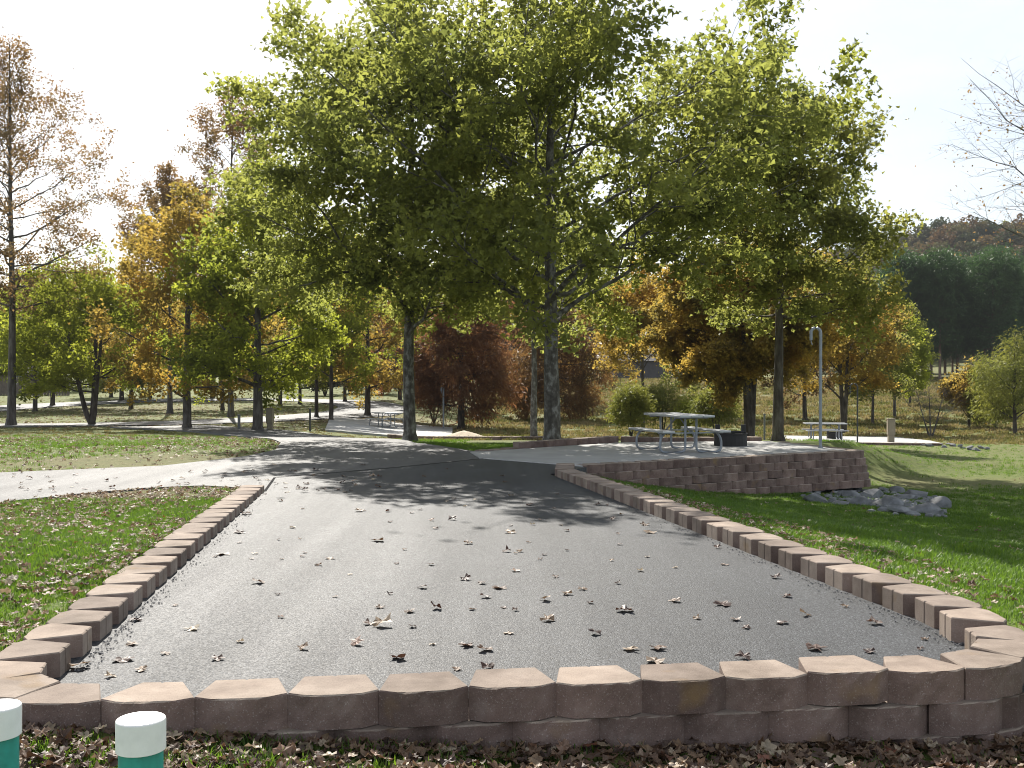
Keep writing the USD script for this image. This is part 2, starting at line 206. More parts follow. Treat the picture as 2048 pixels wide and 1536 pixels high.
# ------------------------------------------------------------------ terrain
PY = [-60, 22, 26, 30, 38, 48, 58, 70, 82, 95, 108, 130, 160, 250, 400, 700]
PZ = [0, 0, -0.06, -0.22, -0.68, -1.10, -1.26, -1.22, -0.85, -0.40, 0.0, 0.75, 2.0, 5.0, 7.0, 9.0]
from scipy.interpolate import PchipInterpolator
prof = PchipInterpolator(PY, PZ)
WA, WB = np.array([1.0, 17.8]), np.array([7.32, 21.76])      # platform wall, foot line of the top course
wdir = (WB - WA) / np.linalg.norm(WB - WA); wnrm = np.array([-wdir[1], wdir[0]])
KL = lambda y: -2.26 - 0.121 * (y - 5.66)                    # inner edges of the two kerbs
KR = lambda y: 2.495 - 0.186 * (y - 6.05)
FRONT = lambda x: 4.58 + 0.15 * x                            # outer face line of the front wall
def height(x, y):
    x, y = np.asarray(x, float), np.asarray(y, float)
    lat = 1.0 - 0.4 * sst(-3, -11, x) if False else 1.0 - 0.42 * (1 - sst(-11, -3, x))
    z = prof(np.clip(y, -60, 700)) * np.where(y < 108, lat, 1.0) - 0.03
    s = (x - WA[0]) * wnrm[0] + (y - WA[1]) * wnrm[1]
    d = x - (KR(np.clip(y, 0, 30)) + 0.30) - 10.0 * sst(0.3, 4.0, s)
    dd = np.maximum(d, 0)
    sl = 0.10 + 0.10 * sst(10, 16, y); lim = 1.25 - 0.38 * sst(10, 16, y)
    drop = lim * np.tanh(sl * dd / lim) * (1 - 0.75 * sst(26, 46, y))
    near = 1 - sst(15.0, 17.5, y)
    z = z - drop + 0.10 * sst(0.0, 0.12, d) * near * (1 - sst(8, 14, y) * 0.5)
    dl = KL(np.clip(y, 0, 14)) - 0.16 - x
    z = z + 0.11 * sst(0.0, 0.12, dl) * (1 - sst(8.0, 11.5, y))
    wf = 1 - sst(0.0, 0.3, y - FRONT(x) - 0.02)
    zf = np.interp(x, [-2.3, -1.6, -0.7, 0.2, 1.2, 2.4], [0.03, -0.015, -0.10, -0.17, -0.205, -0.235])
    z = z * (1 - wf) + zf * wf
    hill = 45 * sst(20, 190, x) * sst(230, 430, y) + 10 * sst(-60, -300, x) * 0
    return z + hill + 0.03 * fbm(x * 0.35, y * 0.35, 3) * sst(0.2, 2, np.abs(dl)) + 0.25 * fbm(x * 0.06, y * 0.06, 9) * sst(50, 90, y) + hill * 0.12 * fbm(x * 0.02, y * 0.02, 5)
def ground_z(x, y): return float(height(np.array([x]), np.array([y]))[0])
def spaced(a, b, step, grow):
    out, x, s = [a], a, step
    while x < b: x += s; s *= grow; out.append(min(x, b))
    return np.array(out)
gx = np.concatenate([-spaced(12, 600, 0.5, 1.07)[::-1], np.arange(-11.8, 11.9, 0.2), spaced(12, 600, 0.5, 1.07)])
gy = np.concatenate([-spaced(0, 300, 1.0, 1.3)[::-1][:-1], np.arange(0, 30, 0.2), spaced(30, 760, 0.4, 1.025)])
gx, gy = np.unique(np.round(gx, 4)), np.unique(np.round(gy, 4))
GX, GY = np.meshgrid(gx, gy)
GZ = height(GX.ravel(), GY.ravel())

# roads and slabs in plan
def at(px, py, z=0.0):
    Y = F * (HC - z) / (py - HY); return ((px - 1024) * Y / F, Y)
pad = Polygon([(KL(4.55) - 0.10, 4.62), (KR(4.8) + 0.05, 5.0), (KR(6) + 0.02, 6.0), (KR(16.3), 16.3), (1.25, 17.6), (-0.35, 19.8), (-3.6, 15.6), (KL(13.8), 13.8), (KL(6) - 0.08, 6.0)])
near_edge = [(-40, -4), (-20, 4.0), (-10, 9.6), (-7.3, 11.6), (-6.15, 12.6), (-5.6, 13.5), (-5.0, 14.25), (-4.3, 14.6), (KL(14.2) - 0.28, 14.25), (KL(13.9) + 0.01, 13.9)]
far_edge = [(-0.35, 19.8), (-0.6, 21.4), (-2.3, 25.0), (-3.2, 29), (-5.2, 36), (-8.5, 42), (-14.5, 49.5), (-18.0, 47.0), (-12.5, 40), (-9.3, 33.5), (-6.6, 28.5), (-5.5, 25), (-5.0, 22.2), (-5.15, 20.3), (-6.0, 18.0), (-8.1, 16.7), (-12, 14.8), (-20, 10.6), (-40, 3)]
lane = Polygon(near_edge + [(-3.55, 15.6)] + far_edge).buffer(0.25).buffer(-0.25)
ang = np.linspace(0, 2 * np.pi, 60, endpoint=False)
island = Polygon([(-24.5 + 11.5 * np.cos(a), 73 + 20.5 * np.sin(a) + 2.5 * np.cos(a)) for a in ang])
loop = island.buffer(5.2).difference(island)
spur = LineString([(-12.5, 78), (-9.5, 71), (-9.2, 66)]).buffer(2.2)
loop = loop.union(LineString([(-37, 66), (-60, 60), (-90, 62)]).buffer(3.0))
roads = lane.union(loop)
def drape(poly, lift, step, skirt=0.07):
    poly = shapely.segmentize(poly.simplify(0.01), step)
    polys = list(poly.geoms) if hasattr(poly, 'geoms') else [poly]
    parts = []
    for P in polys:
        ringpts = [np.array(r.coords)[:-1] for r in [P.exterior] + list(P.interiors)]
        x0, y0, x1, y1 = P.bounds
        XX, YY = np.meshgrid(np.arange(x0, x1, step), np.arange(y0, y1, step))
        inner = P.buffer(-0.3 * step)
        ins = shapely.contains_xy(inner, XX.ravel(), YY.ravel())
        pts = np.vstack(ringpts + [np.c_[XX.ravel()[ins], YY.ravel()[ins]]])
        tri = Delaunay(pts).simplices
        c = pts[tri].mean(1); tri = tri[shapely.contains_xy(P, c[:, 0], c[:, 1])]
        a, b, cc = pts[tri[:, 0]], pts[tri[:, 1]], pts[tri[:, 2]]
        cr = (b[:, 0] - a[:, 0]) * (cc[:, 1] - a[:, 1]) - (b[:, 1] - a[:, 1]) * (cc[:, 0] - a[:, 0])
        tri[cr < 0] = tri[cr < 0][:, ::-1]; tri = tri[np.abs(cr) > 1e-7]
        z = lift(pts[:, 0], pts[:, 1])
        parts.append((np.c_[pts, z], tri))
        o = 0
        for r in ringpts:
            n = len(r); top = np.c_[r, z[o:o + n]]; bot = top - [0, 0, skirt]; i = np.arange(n); j = (i + 1) % n
            parts.append((np.vstack([top, bot]), np.vstack([np.c_[i, i + n, j], np.c_[j, i + n, j + n]]))); o += n
    return cat_mesh(parts)

# lushness and leaf cover of the ground, as masks of the place
gxf, gyf = GX.ravel(), GY.ravel()
def masks(x, y):
    lush = 0.42 + 0 * x
    left_near = (1 - sst(12.5, 14, y)) * (x < 0)
    right_near = sst(-1, 1, x) * (1 - sst(26, 34, y))
    lush = np.maximum(lush, 0.95 * left_near); lush = np.maximum(lush, 0.88 * right_near)
    rb = np.exp(-(((x - 11.5) / 5.5) ** 2 + ((y - 24.5) / 3.2) ** 2)); lush -= 0.6 * rb * right_near
    lush += 0.16 * np.exp(-(((x + 10) / 9) ** 2 + ((y - 24) / 5) ** 2))
    lush -= 0.35 * np.exp(-(((x + 6.5) / 2.6) ** 2 + ((y - 19.5) / 2.5) ** 2))
    lush -= 0.22 * sst(60, 110, y) * sst(-6, 0, x)
    lit = 0.0 * x
    lit = np.maximum(lit, 0.6 * np.exp(-(((x + 13) / 7) ** 2 + ((y - 19) / 3.2) ** 2)))
    lit = np.maximum(lit, 0.85 * np.exp(-(((x + 8.5) / 5.5) ** 2 + ((y - 62) / 13) ** 2)))
    lit = np.maximum(lit, 0.55 * np.exp(-(((x + 28) / 10) ** 2 + ((y - 78) / 8) ** 2)))
    lit = np.maximum(lit, 0.35 * left_near); lit = np.maximum(lit, 0.45 * (1 - sst(4.4, 5.0, y)))
    lit = np.maximum(lit, 0.25 * sst(-12, -5, -np.abs(x)) * 0)
    lush = lush - 1.5 * np.clip(fbm(x * 0.55, y * 0.55, 51) - 0.13, 0, 1) * (y < 40)
    return np.clip(lush, 0, 1), np.clip(lit, 0, 1)
lush, lit = masks(gxf, gyf)
nx, ny = len(gx), len(gy)
i, j = np.meshgrid(np.arange(nx - 1), np.arange(ny - 1)); k = (j * nx + i).ravel()
gm = usdkit.mesh(stage, '/World/ground', (np.c_[gxf, gyf, GZ], np.vstack([np.c_[k, k + 1, k + nx + 1], np.c_[k, k + nx + 1, k + nx]])), L + 'ground_look', smooth=True)
for nm, val in (('lush', lush), ('litter', lit)):
    UsdGeom.PrimvarsAPI(gm).CreatePrimvar(nm, Sdf.ValueTypeNames.FloatArray, 'vertex').Set(Vt.FloatArray.FromNumpy(val.astype(np.float32)))
meta(gm.GetPrim(), kind='structure')
flat = lambda x, y: height(x, y) + 0.032
obj('road', drape(roads, lambda x, y: np.where(y < 25, np.minimum(np.maximum(height(x, y) + 0.03, -0.002), 0.0), height(x, y) + 0.05), 0.8), 'road_asphalt', kind='structure', smooth=50)
obj('parking_pad', drape(pad, lambda x, y: 0.004 + 0 * x, 1.5, 0.3), 'pad_asphalt', kind='structure')
seam = LineString([(KL(13.9) + 0.02, 13.75), (-3.55, 15.7), (-1.9, 17.6), (-0.4, 19.75)]).buffer(0.018)
obj('tar_seam', drape(seam, lambda x, y: 0.008 + 0 * x, 0.5, 0.002), 'seam_tar', kind='structure')

# ------------------------------------------------------------------ walls of concrete blocks
BW, BD, BH = 0.385, 0.29, 0.148
def block_mesh(rng, pos, yaw, z0, w=BW, rough=False, h=BH, taper=0.072, back=0.128):
    """pos = middle of the outer face, yaw = direction the face looks at"""
    a, b = w / 2 + 0.0012, w / 2 - taper
    fx = np.linspace(-b, b, 7 if rough else 3)
    front = [(x, 0.012 * (1 - (x / b) ** 2) * 0.5 + rng.normal(0, 0.0025 if rough else 0.001)) for x in fx]
    sh = 0.046; m_ = a - (a - back) * 0.2
    pts = [(-a, -sh)] + front + [(a, -sh), (m_, -0.10), (back, -BD), (0.010, -BD), (0.0, -BD + 0.014), (-0.010, -BD), (-back, -BD), (-m_, -0.10)]
    pts = np.array(pts); n = len(pts); c = pts.mean(0); c[0] = 0
    zs = [0, 0.045, 0.1, h - 0.006, h] if rough else [0, h - 0.006, h]
    V = []
    for q, z in enumerate(zs):
        p = pts.copy()
        if rough and 0 < q < len(zs) - 1: p[1:1 + len(front), 1] += rng.normal(0, 0.003, len(front))
        if q == len(zs) - 1: p = c + (p - c) * (1 - 0.006 / np.maximum(np.linalg.norm(p - c, axis=1), 0.05))[:, None]
        V.append(np.c_[p, np.full(n, z)])
    V = np.vstack(V + [np.array([[c[0], c[1], h]])]); i = np.arange(n); j = (i + 1) % n; Fs = []
    for q in range(len(zs) - 1):
        Fs += [np.c_[i + q * n, i + (q + 1) * n, j + q * n], np.c_[j + q * n, i + (q + 1) * n, j + (q + 1) * n]]
    q = len(zs) - 1; Fs.append(np.c_[i + q * n, np.full(n, len(V) - 1), j + q * n])
    Fm = np.vstack(Fs)
    yaw = yaw + rng.normal(0, 0.016); ca, sa = math.cos(yaw), math.sin(yaw)           # local +y -> outward
    ox, oy = np.array([sa, -ca]), np.array([ca, sa])
    P = np.array(pos)[None, :2] + V[:, :1] * ox + V[:, 1:2] * oy
    tilt = rng.normal(0, 0.004, 2)
    zz = z0 + V[:, 2] + V[:, 0] * tilt[0] + V[:, 1] * tilt[1] + rng.normal(0, 0.003)
    edge = np.zeros(n); edge[:len(front) + 1] = 1.0; edge[[len(front) + 1, len(front) + 2, n - 1, n - 2]] = 0.6   # front broken rough, flanks coloured darker as painted shade, back smooth
    split_shade = np.r_[np.tile(edge, 2 * (len(zs) - 1)), np.zeros(n)]
    return np.c_[P, zz], Fm[:, ::-1], split_shade
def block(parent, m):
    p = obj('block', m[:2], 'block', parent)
    UsdGeom.PrimvarsAPI(p).CreatePrimvar('split_and_shade', Sdf.ValueTypeNames.FloatArray, 'uniform').Set(Vt.FloatArray.FromNumpy(m[2].astype(np.float32)))
def along(line, pitch, start=0.0):
    ls = LineString(line); out = []; s = start
    while s < ls.length:
        p = ls.interpolate(s); q0, q1 = ls.interpolate(max(0, s - 0.12)), ls.interpolate(min(ls.length, s + 0.12))
        out.append(((p.x, p.y), math.atan2(q1.y - q0.y, q1.x - q0.x))); s += pitch
    return out
def arc(c, r, a0, a1, n=8): return [(c[0] + r * math.cos(math.radians(a)), c[1] + r * math.sin(math.radians(a))) for a in np.linspace(a0, a1, n)]

rng = np.random.default_rng(11)
# outer face line, running from the far end of the left kerb round the front to the far end of the right kerb
OL = lambda y: KL(y) - 0.30
OR = lambda y: KR(y) + 0.30
corner_l = arc((OL(5.0) + 0.66, 4.97), 0.66, 180, 262, 9); corner_r = arc((1.93, 5.58), 0.78, 285, 352, 8)
ring = [(OL(13.7), 13.7)] + corner_l + [(-1.45, 4.335)] + corner_r + [(OR(6.3), 6.3), (OR(16.0), 16.0), (1.02, 17.2)]
lk = thing('block_kerb', 'tan block kerb along the left edge of the asphalt pad beside leaf-strewn grass', 'kerb')
fw = thing('retaining_wall', 'low two-course block wall with notched tops across the near end of the pad', 'wall')
rk = thing('block_kerb', 'long tan block kerb with stepped inner faces along the right edge of the pad', 'kerb')
for course in range(3):
    for p, t in along(ring, BW * 1.002, 0.1 + 0.5 * BW * course):
        front = p[1] < 5.75
        zt = 0.125 - course * (BH + 0.001)
        if not front: zt += (-0.012 - 0.03 * float(sst(9, 14, p[1]))) if p[0] < -1 else 0.010 - 0.02 * float(sst(12, 16, p[1]))
        if course and (p[0] < -1.9 and not front or course == 2 and not front): continue
        if course and front and zt < ground_z(p[0] * 1.0, p[1] - 0.25) - 0.03: continue
        out = 0.009 * course; bent = p[1] < 5.9 and not (-1.5 < p[0] < 1.6)
        p2 = (p[0] + out * math.cos(t - math.pi / 2), p[1] + out * math.sin(t - math.pi / 2))
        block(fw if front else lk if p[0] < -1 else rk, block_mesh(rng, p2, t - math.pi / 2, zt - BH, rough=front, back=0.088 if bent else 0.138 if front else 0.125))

# raised concrete platform and its wall
WC, WD, WE = np.array([6.45, 25.2]), np.array([2.6, 24.6]), np.array([-0.85, 21.3])
slab = Polygon([(-0.6, 19.6), (1.2, 17.72), tuple(WA + wnrm * 0.29 + wdir * 0.3), tuple(WB + wnrm * 0.29 - wdir * 0.25), tuple(WC + [-0.3, -0.1]), tuple(WD), tuple(WE)])
def prism(poly, z0, z1):
    m = drape(poly, lambda x, y: z1 + 0 * x, 2.0, z1 - z0); return m
obj('concrete_platform', prism(slab, -0.25, 0.016), 'concrete', kind='structure')
pw = thing('retaining_wall', 'five-course brown block wall holding up the concrete picnic platform', 'wall')
side = WC - WB; sdir = side / np.linalg.norm(side)
for course in range(5):
    out = 0.028 * course
    A = WA - wnrm * out; B = WB - wnrm * out + wdir * out; C = WC + wdir * out
    line = [tuple(A), tuple(B - wdir * 0.1), tuple(B + sdir * 0.1), tuple(C)]
    for p, t in along(line, BW * 1.006, 0.19 + (BW / 2 if course % 2 else 0)):
        zt = 0.012 - course * (BH + 0.001)
        n_out = (math.cos(t - math.pi / 2), math.sin(t - math.pi / 2))
        if zt < ground_z(p[0] + n_out[0] * 0.1, p[1] + n_out[1] * 0.1) - 0.02: continue
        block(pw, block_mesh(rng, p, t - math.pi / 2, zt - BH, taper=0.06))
bk = thing('block_kerb', 'block kerb behind the picnic table, stepping up from the lane past the big trunk', 'kerb')
back_line = [(-0.55, 21.45), tuple(WD + [-0.1, 0.15]), tuple(WC + [-0.25, 0.1])]
for course in range(2):
    for q, (p, t) in enumerate(along(back_line, BW * 1.006, 0.12 + (BW / 2 if course else 0))):
        zt = (0.15 if p[0] > 0.1 else 0.03) - course * 0.149 - 0.05 * sst(2, 4, p[0])
        if course and p[0] > 2.5: continue
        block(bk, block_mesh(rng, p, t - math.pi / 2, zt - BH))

# ------------------------------------------------------------------ picnic sites
def tube(points, r, sides=8, cap=True):
    P = np.asarray(points, float); R = np.broadcast_to(np.asarray(r, float), (len(P),))
    v, f = tubes(P[None], R[None], sides)
    if cap:
        n = len(v); v = np.vstack([v, P[:1], P[-1:]]); i = np.arange(sides); j = (i + 1) % sides; o = (len(P) - 1) * sides
        f = np.vstack([f, np.c_[np.full(sides, n), j, i], np.c_[np.full(sides, n + 1), o + i, o + j]])
    return v, f
def tubes(P, R, sides):
    B, n = P.shape[:2]
    T = np.gradient(P, axis=1); T /= np.linalg.norm(T, axis=2, keepdims=True) + 1e-12
    ref = np.where(np.abs(T[..., 2:]) < 0.92, np.array([0, 0, 1.0]), np.array([1.0, 0, 0]))
    ref = np.broadcast_to(ref[:, :1], T.shape)
    a = np.cross(T, ref); a /= np.linalg.norm(a, axis=2, keepdims=True) + 1e-12; b = np.cross(T, a)
    th = np.arange(sides) * 2 * np.pi / sides
    V = P[:, :, None] + R[:, :, None, None] * (np.cos(th)[:, None] * a[:, :, None] + np.sin(th)[:, None] * b[:, :, None])
    base = (np.arange(B) * n * sides)[:, None, None] + (np.arange(n - 1) * sides)[None, :, None]
    i = np.arange(sides)[None, None]; j = (i + 1) % sides
    q = np.stack([base + i, base + j, base + sides + j, base + sides + i], -1).reshape(-1, 4)
    return V.reshape(-1, 3), np.vstack([q[:, [0, 2, 1]], q[:, [0, 3, 2]]])
def box(x0, x1, y0, y1, z0, z1, bev=0.006):
    m = trimesh.creation.box([x1 - x0, y1 - y0, z1 - z0]); v = np.array(m.vertices) + [(x0 + x1) / 2, (y0 + y1) / 2, (z0 + z1) / 2]
    if bev:
        c = []
        for s in (0, 1, 2):
            e = np.array([[x0, x1], [y0, y1], [z0, z1]], float)
            for k in range(3):
                if k != s: e[k] += [bev, -bev]
            c += [(a, b, d) for a in e[0] for b in e[1] for d in e[2]]
        h = trimesh.convex.convex_hull(np.array(c)); return np.array(h.vertices), np.array(h.faces)
    return v, np.array(m.faces)
def bend(pts, r, n=5):
    pts = np.asarray(pts, float); out = [pts[0]]
    for a, b, c in zip(pts[:-2], pts[1:-1], pts[2:]):
        u, w = (a - b) / np.linalg.norm(a - b), (c - b) / np.linalg.norm(c - b)
        p0, p1 = b + u * r, b + w * r
        for t in np.linspace(0, 1, n): out.append((1 - t) ** 2 * p0 + 2 * t * (1 - t) * b + t * t * p1)
    return np.array(out + [pts[-1]])
def picnic_table(label, loc, rot):
    t = thing('picnic_table', label, 'picnic table', loc, rot)
    Lh = 0.93
    for k in range(3): obj('tabletop_plank', box(-0.375 + 0.252 * k, -0.375 + 0.252 * k + 0.246, -Lh, Lh, 0.715, 0.76), 'aluminium', t)
    for s in (-1, 1):
        obj('bench', box(s * 0.60 - 0.125, s * 0.60 + 0.125, -Lh, Lh, 0.415, 0.455), 'aluminium', t)
        for e in (-0.62, 0.62):
            pts = bend([(s * 0.12, e, 0.70), (s * 0.12, e, 0.024), (s * 0.66, e, 0.024), (s * 0.66, e, 0.30), (s * 0.56, e, 0.405)], 0.11)
            obj('leg', tube(pts, 0.024, 10), 'galvanized', t, smooth=40)
    for e in (-0.62, 0.62):
        obj('cross_bar', tube([(-0.36, e, 0.70), (0.36, e, 0.70)], 0.02, 6), 'galvanized', t)
        obj('bench_bracket', box(-0.70, 0.70, e - 0.02, e + 0.02, 0.388, 0.413, 0.003), 'galvanized', t)
        obj('brace', tube([(0, e, 0.40), (0, e * 0.12, 0.70)], 0.016, 6), 'galvanized', t)
    return t
EYE = lambda px, Y: (px - 1024) * Y / F
zt = 0.016
pt = picnic_table('metal picnic table end-on on the raised concrete platform', (3.35 + 0.05, 21.5, zt), 15.0)
xl, yl = EYE(773, 55), 55.0
sites = [(Polygon([(EYE(650, 46), 46), (EYE(905, 45), 44.5), (EYE(905, 60), 60), (EYE(660, 62), 62)]), 'left'), (Polygon([(EYE(1555, 47), 44), (EYE(1885, 43), 43.0), (EYE(1870, 47), 47.5), (EYE(1790, 53), 53), (EYE(1560, 54), 54)]), 'right')]
SZ = {}
for poly, nm in sites:
    x0, y0, x1, y1 = poly.bounds
    pts = np.array(poly.exterior.coords); z = float(np.median(height(pts[:, 0], pts[:, 1]))) + (0.12 if nm == 'left' else 0.1); SZ[nm] = z
    hz = height(pts[:, 0], pts[:, 1])
    if nm == 'left': obj('concrete_slab', drape(poly, lambda x, y: height(x, y) + 0.09, 1.2, 0.3), 'concrete_far', kind='structure')
    else: obj('concrete_slab', drape(poly, lambda x, y: height(x, y) + 0.09, 1.2, 0.3), 'concrete_far', kind='structure')
t2 = dup(pt, (xl, yl, ground_z(xl, yl) + 0.09), 38.0, 'far metal picnic table beside the left lane, partly behind a sycamore trunk')
xr, yr = EYE(1650, 48), 48.0
t3 = dup(pt, (xr, yr, ground_z(xr, yr) + 0.09), 83.0, 'far metal picnic table seen side-on behind the lantern pole')

def fire_ring(label, loc, rot, group=None):
    t = thing('fire_ring', label, 'fire ring', loc, rot)
    th = np.linspace(0, 2 * np.pi, 25)[:-1]; R, r, h = 0.36, 0.345, 0.26
    ring = [np.c_[q * np.cos(th), q * np.sin(th), np.full(24, z)] for q, z in ((R, 0), (R, h), (R + 0.02, h), (R + 0.02, h + 0.02), (r, h + 0.02), (r, 0))]
    V = np.vstack(ring); Fs = []
    i = np.arange(24); j = (i + 1) % 24
    for q in range(5): Fs += [np.c_[i + 24 * q, j + 24 * q, j + 24 * q + 24], np.c_[i + 24 * q, j + 24 * q + 24, i + 24 * q + 24]]
    obj('ring', (V, np.vstack(Fs)), 'black_steel', t)
    for s in (-1, 1): obj('grate_post', box(s * 0.30 - 0.05, s * 0.30 + 0.05, -0.03, 0.03, 0.1, 0.47, 0.004), 'black_steel', t)
    for k in range(9):
        y = -0.24 + 0.06 * k; w = math.sqrt(max(0.01, 0.33 ** 2 - y * y)); obj('grate_bar', tube([(-w, y, 0.31), (w, y, 0.31)], 0.008, 5), 'black_steel', t)
    return t
fx, fy = EYE(1461, 23.3), 23.3
fr = fire_ring('black steel fire ring on the platform between picnic table and dark oak trunk', (fx, fy, zt), 8)
dup(fr, (xl + 1.0, yl + 2.2, ground_z(xl + 1.0, yl + 2.2) + 0.05), 30, 'black fire ring behind the far left picnic table')
dup(fr, (xr + 0.9, yr + 1.5, ground_z(xr + 0.9, yr + 1.5) + 0.09), -15, 'black fire ring behind the far right picnic table')
fl = (EYE(287, 100), 100.0)
dup(fr, (fl[0], fl[1], ground_z(*fl) + 0.03), 10, 'small black fire ring alone on the far lawn beyond the loop lane')

def lantern_pole(label, loc, rot, r, hook, H, droop, mat='galvanized'):
    t = thing('lantern_pole', label, 'lantern pole', loc, rot)
    a = np.linspace(0, np.pi, 13); top = H - hook
    pts = [(0, 0, 0), (0, 0, 0.6), (0, 0, top)] + [(-hook + hook * math.cos(q), 0, top + hook * math.sin(q)) for q in a[1:]] + [(-2 * hook, 0, top - droop * 0.6)]
    obj('pole', tube(pts, r, 12), mat, t, smooth=40)
    obj('hook', tube([(-2 * hook, 0, top - droop * 0.6), (-2 * hook + 0.012, 0, top - droop * 0.85), (-2 * hook + 0.03, 0, top - droop)], 0.012, 6), mat, t)
    obj('base_collar', tube([(0, 0, 0.0), (0, 0, 0.02)], r * 1.7, 12), mat, t)
    return t
lantern_pole('tall grey pole with crook top at the right corner of the platform', (EYE(1641, 22.5), 22.5, zt), 5, 0.034, 0.105, 2.57, 0.26)
lantern_pole('thin dark hooked pole on the right lawn beyond the platform corner', (EYE(1702, 43), 42.2, ground_z(EYE(1702, 43), 42.2)), 0, 0.03, 0.15, 2.5, 0.4, 'dark_post')
lantern_pole('pale hooked pole at the far left picnic site before the red cypress', (EYE(887, 58), 58, ground_z(EYE(887, 58), 58)), 0, 0.045, 0.06, 2.4, 0.3)
def simple_post(name, label, cat, px, Y, w, d, h, mat, capmat=None):
    x = EYE(px, Y); t = thing(name, label, cat, (x, Y, ground_z(x, Y)), 4)
    obj('post', box(-w / 2, w / 2, -d / 2, d / 2, -0.1, h, 0.01), mat, t)
    obj('cap', box(-w / 2 - 0.012, w / 2 + 0.012, -d / 2 - 0.012, d / 2 + 0.012, h + 0.001, h + 0.04, 0.01), capmat or mat, t)
    return t
def pedestal(label, px, Y, w, h, zo=0.0):
    x = EYE(px, Y); t = thing('utility_pedestal', label, 'hookup box', (x, Y, ground_z(x, Y) + zo), -6)
    obj('plinth', box(-w * 0.42, w * 0.42, -0.1, 0.1, -0.1, h * 0.35, 0.01), 'tan_box', t)
    obj('cabinet', box(-w / 2, w / 2, -0.13, 0.13, h * 0.352, h, 0.015), 'tan_box', t)
    obj('panel_door', box(-w * 0.38, w * 0.38, -0.145, -0.131, h * 0.45, h * 0.9, 0.004), 'tan_box', t)
    obj('lid', box(-w / 2 - 0.015, w / 2 + 0.015, -0.15, 0.145, h + 0.001, h + 0.03, 0.008), 'tan_box', t)
pedestal('tan utility pedestal standing on the far right concrete pad', 1782, 44.5, 0.30, 1.0, 0.05)
pedestal('tan utility pedestal close beside a trunk on the left lane', 540, 43.0, 0.26, 0.9)
simple_post('bollard_post', 'short grey post at the left lane, left of the straight trunk', 'post', 478, 42.0, 0.10, 0.10, 0.62, 'grey_post')
simple_post('bollard_post', 'thin black post where the lane meets the far left picnic site', 'post', 620, 45.0, 0.075, 0.075, 0.95, 'dark_post')
simple_post('bollard_post', 'thin pale post behind the dark oak trunk', 'post', 1529, 33.0, 0.05, 0.05, 0.8, 'grey_post')

# low block kerbs at the far left site and far right wall
fk = thing('block_kerb', 'low far block kerb with pale slab behind, left of the big trunk', 'kerb')
zk = ground_z(-1.2, 39)
for p, t in along([(-5.2, 43.5), (-0.6, 36.5), (1.2, 36.0)], BW * 1.01, 0.2):
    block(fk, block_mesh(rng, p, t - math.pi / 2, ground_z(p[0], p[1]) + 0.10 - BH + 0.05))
obj('concrete_slab', drape(Polygon([(-4.9, 44.2), (-0.5, 36.9), (1.1, 36.4), (1.3, 40), (-4.3, 47)]), lambda x, y: height(x, y) + 0.10, 1.0, 0.3), 'concrete_far', kind='structure')
fk2 = thing('block_kerb', 'dark low block kerb along the front of the far right concrete pad', 'kerb')
for p, t in along([(EYE(1570, 43.6), 43.6), (EYE(1885, 42.7), 42.7)], BW * 1.01, 0.2):
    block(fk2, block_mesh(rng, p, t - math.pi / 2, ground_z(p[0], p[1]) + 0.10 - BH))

# foreground cleanout pipes
def lathe(prof_, n=40):
    prof_ = np.array(prof_, float); th = np.arange(n) * 2 * np.pi / n
    V = np.concatenate([np.c_[r * np.cos(th), r * np.sin(th), np.full(n, z)] for r, z in prof_]); Fs = []
    i = np.arange(n); j = (i + 1) % n
    for q in range(len(prof_) - 1): Fs += [np.c_[i + q * n, j + q * n, j + q * n + n], np.c_[i + q * n, j + q * n + n, i + q * n + n]]
    return V, np.vstack(Fs)
def capped_pipe(label, px, Y, ztop):
    x = EYE(px, Y); g = ground_z(x, Y); t = thing('capped_pipe', label, 'pipe', (x, Y, 0), 0)
    obj('pipe', lathe([(0.0565, g - 0.2), (0.0565, ztop - 0.03)]), 'pvc_green', t, smooth=40)
    z = ztop
    obj('cap', lathe([(0.0575, z - 0.083), (0.0632, z - 0.081), (0.0635, z - 0.006), (0.0625, z - 0.002), (0.060, z), (0.03, z + 0.0015), (0.0005, z + 0.002)]), 'pvc_white', t, smooth=35)
capped_pipe('teal pipe with white cap standing apart in the grass, right one of two', 281, 2.75, 0.566)
capped_pipe('teal pipe with white cap cut off by the left picture edge', -8, 2.86, 0.566)

# ------------------------------------------------------------------ riprap rocks
def rock_mesh(rng, size, sub=3):
    m = trimesh.creation.icosphere(sub); v = np.array(m.vertices)
    for _ in range(11):                                        # planar cuts make facets
        n = rng.normal(size=3); n /= np.linalg.norm(n); c = rng.uniform(0.5, 0.85); dcut = v @ n - c
        v = v - np.maximum(dcut, 0)[:, None] * n
    v *= 1 + 0.10 * fbm(v[:, 0] * 2.5 + 7 * v[:, 2], v[:, 1] * 2.5 - 5 * v[:, 2], int(rng.integers(99)))[:, None]
    return v * size, np.array(m.faces)
rr = np.random.default_rng(5)
rocks = [(1632, 992, 62, 30), (1700, 985, 38, 26), (1722, 1000, 44, 24), (1738, 985, 58, 30), (1752, 1002, 40, 20), (1780, 1000, 60, 34), (1806, 1015, 62, 30), (1835, 985, 50, 28), (1848, 1012, 66, 34), (1875, 1002, 56, 38), (1615, 978, 26, 18), (1665, 1000, 24, 14),
         (1680, 1004, 30, 14), (1690, 972, 28, 18), (1765, 975, 26, 18), (1795, 978, 30, 20), (1815, 990, 44, 24), (1770, 1018, 26, 14), (1825, 1025, 28, 14), (1868, 1024, 34, 18), (1655, 975, 22, 14), (1605, 990, 18, 12), (1712, 975, 20, 14), (1745, 1020, 18, 10), (1790, 1027, 16, 10)]
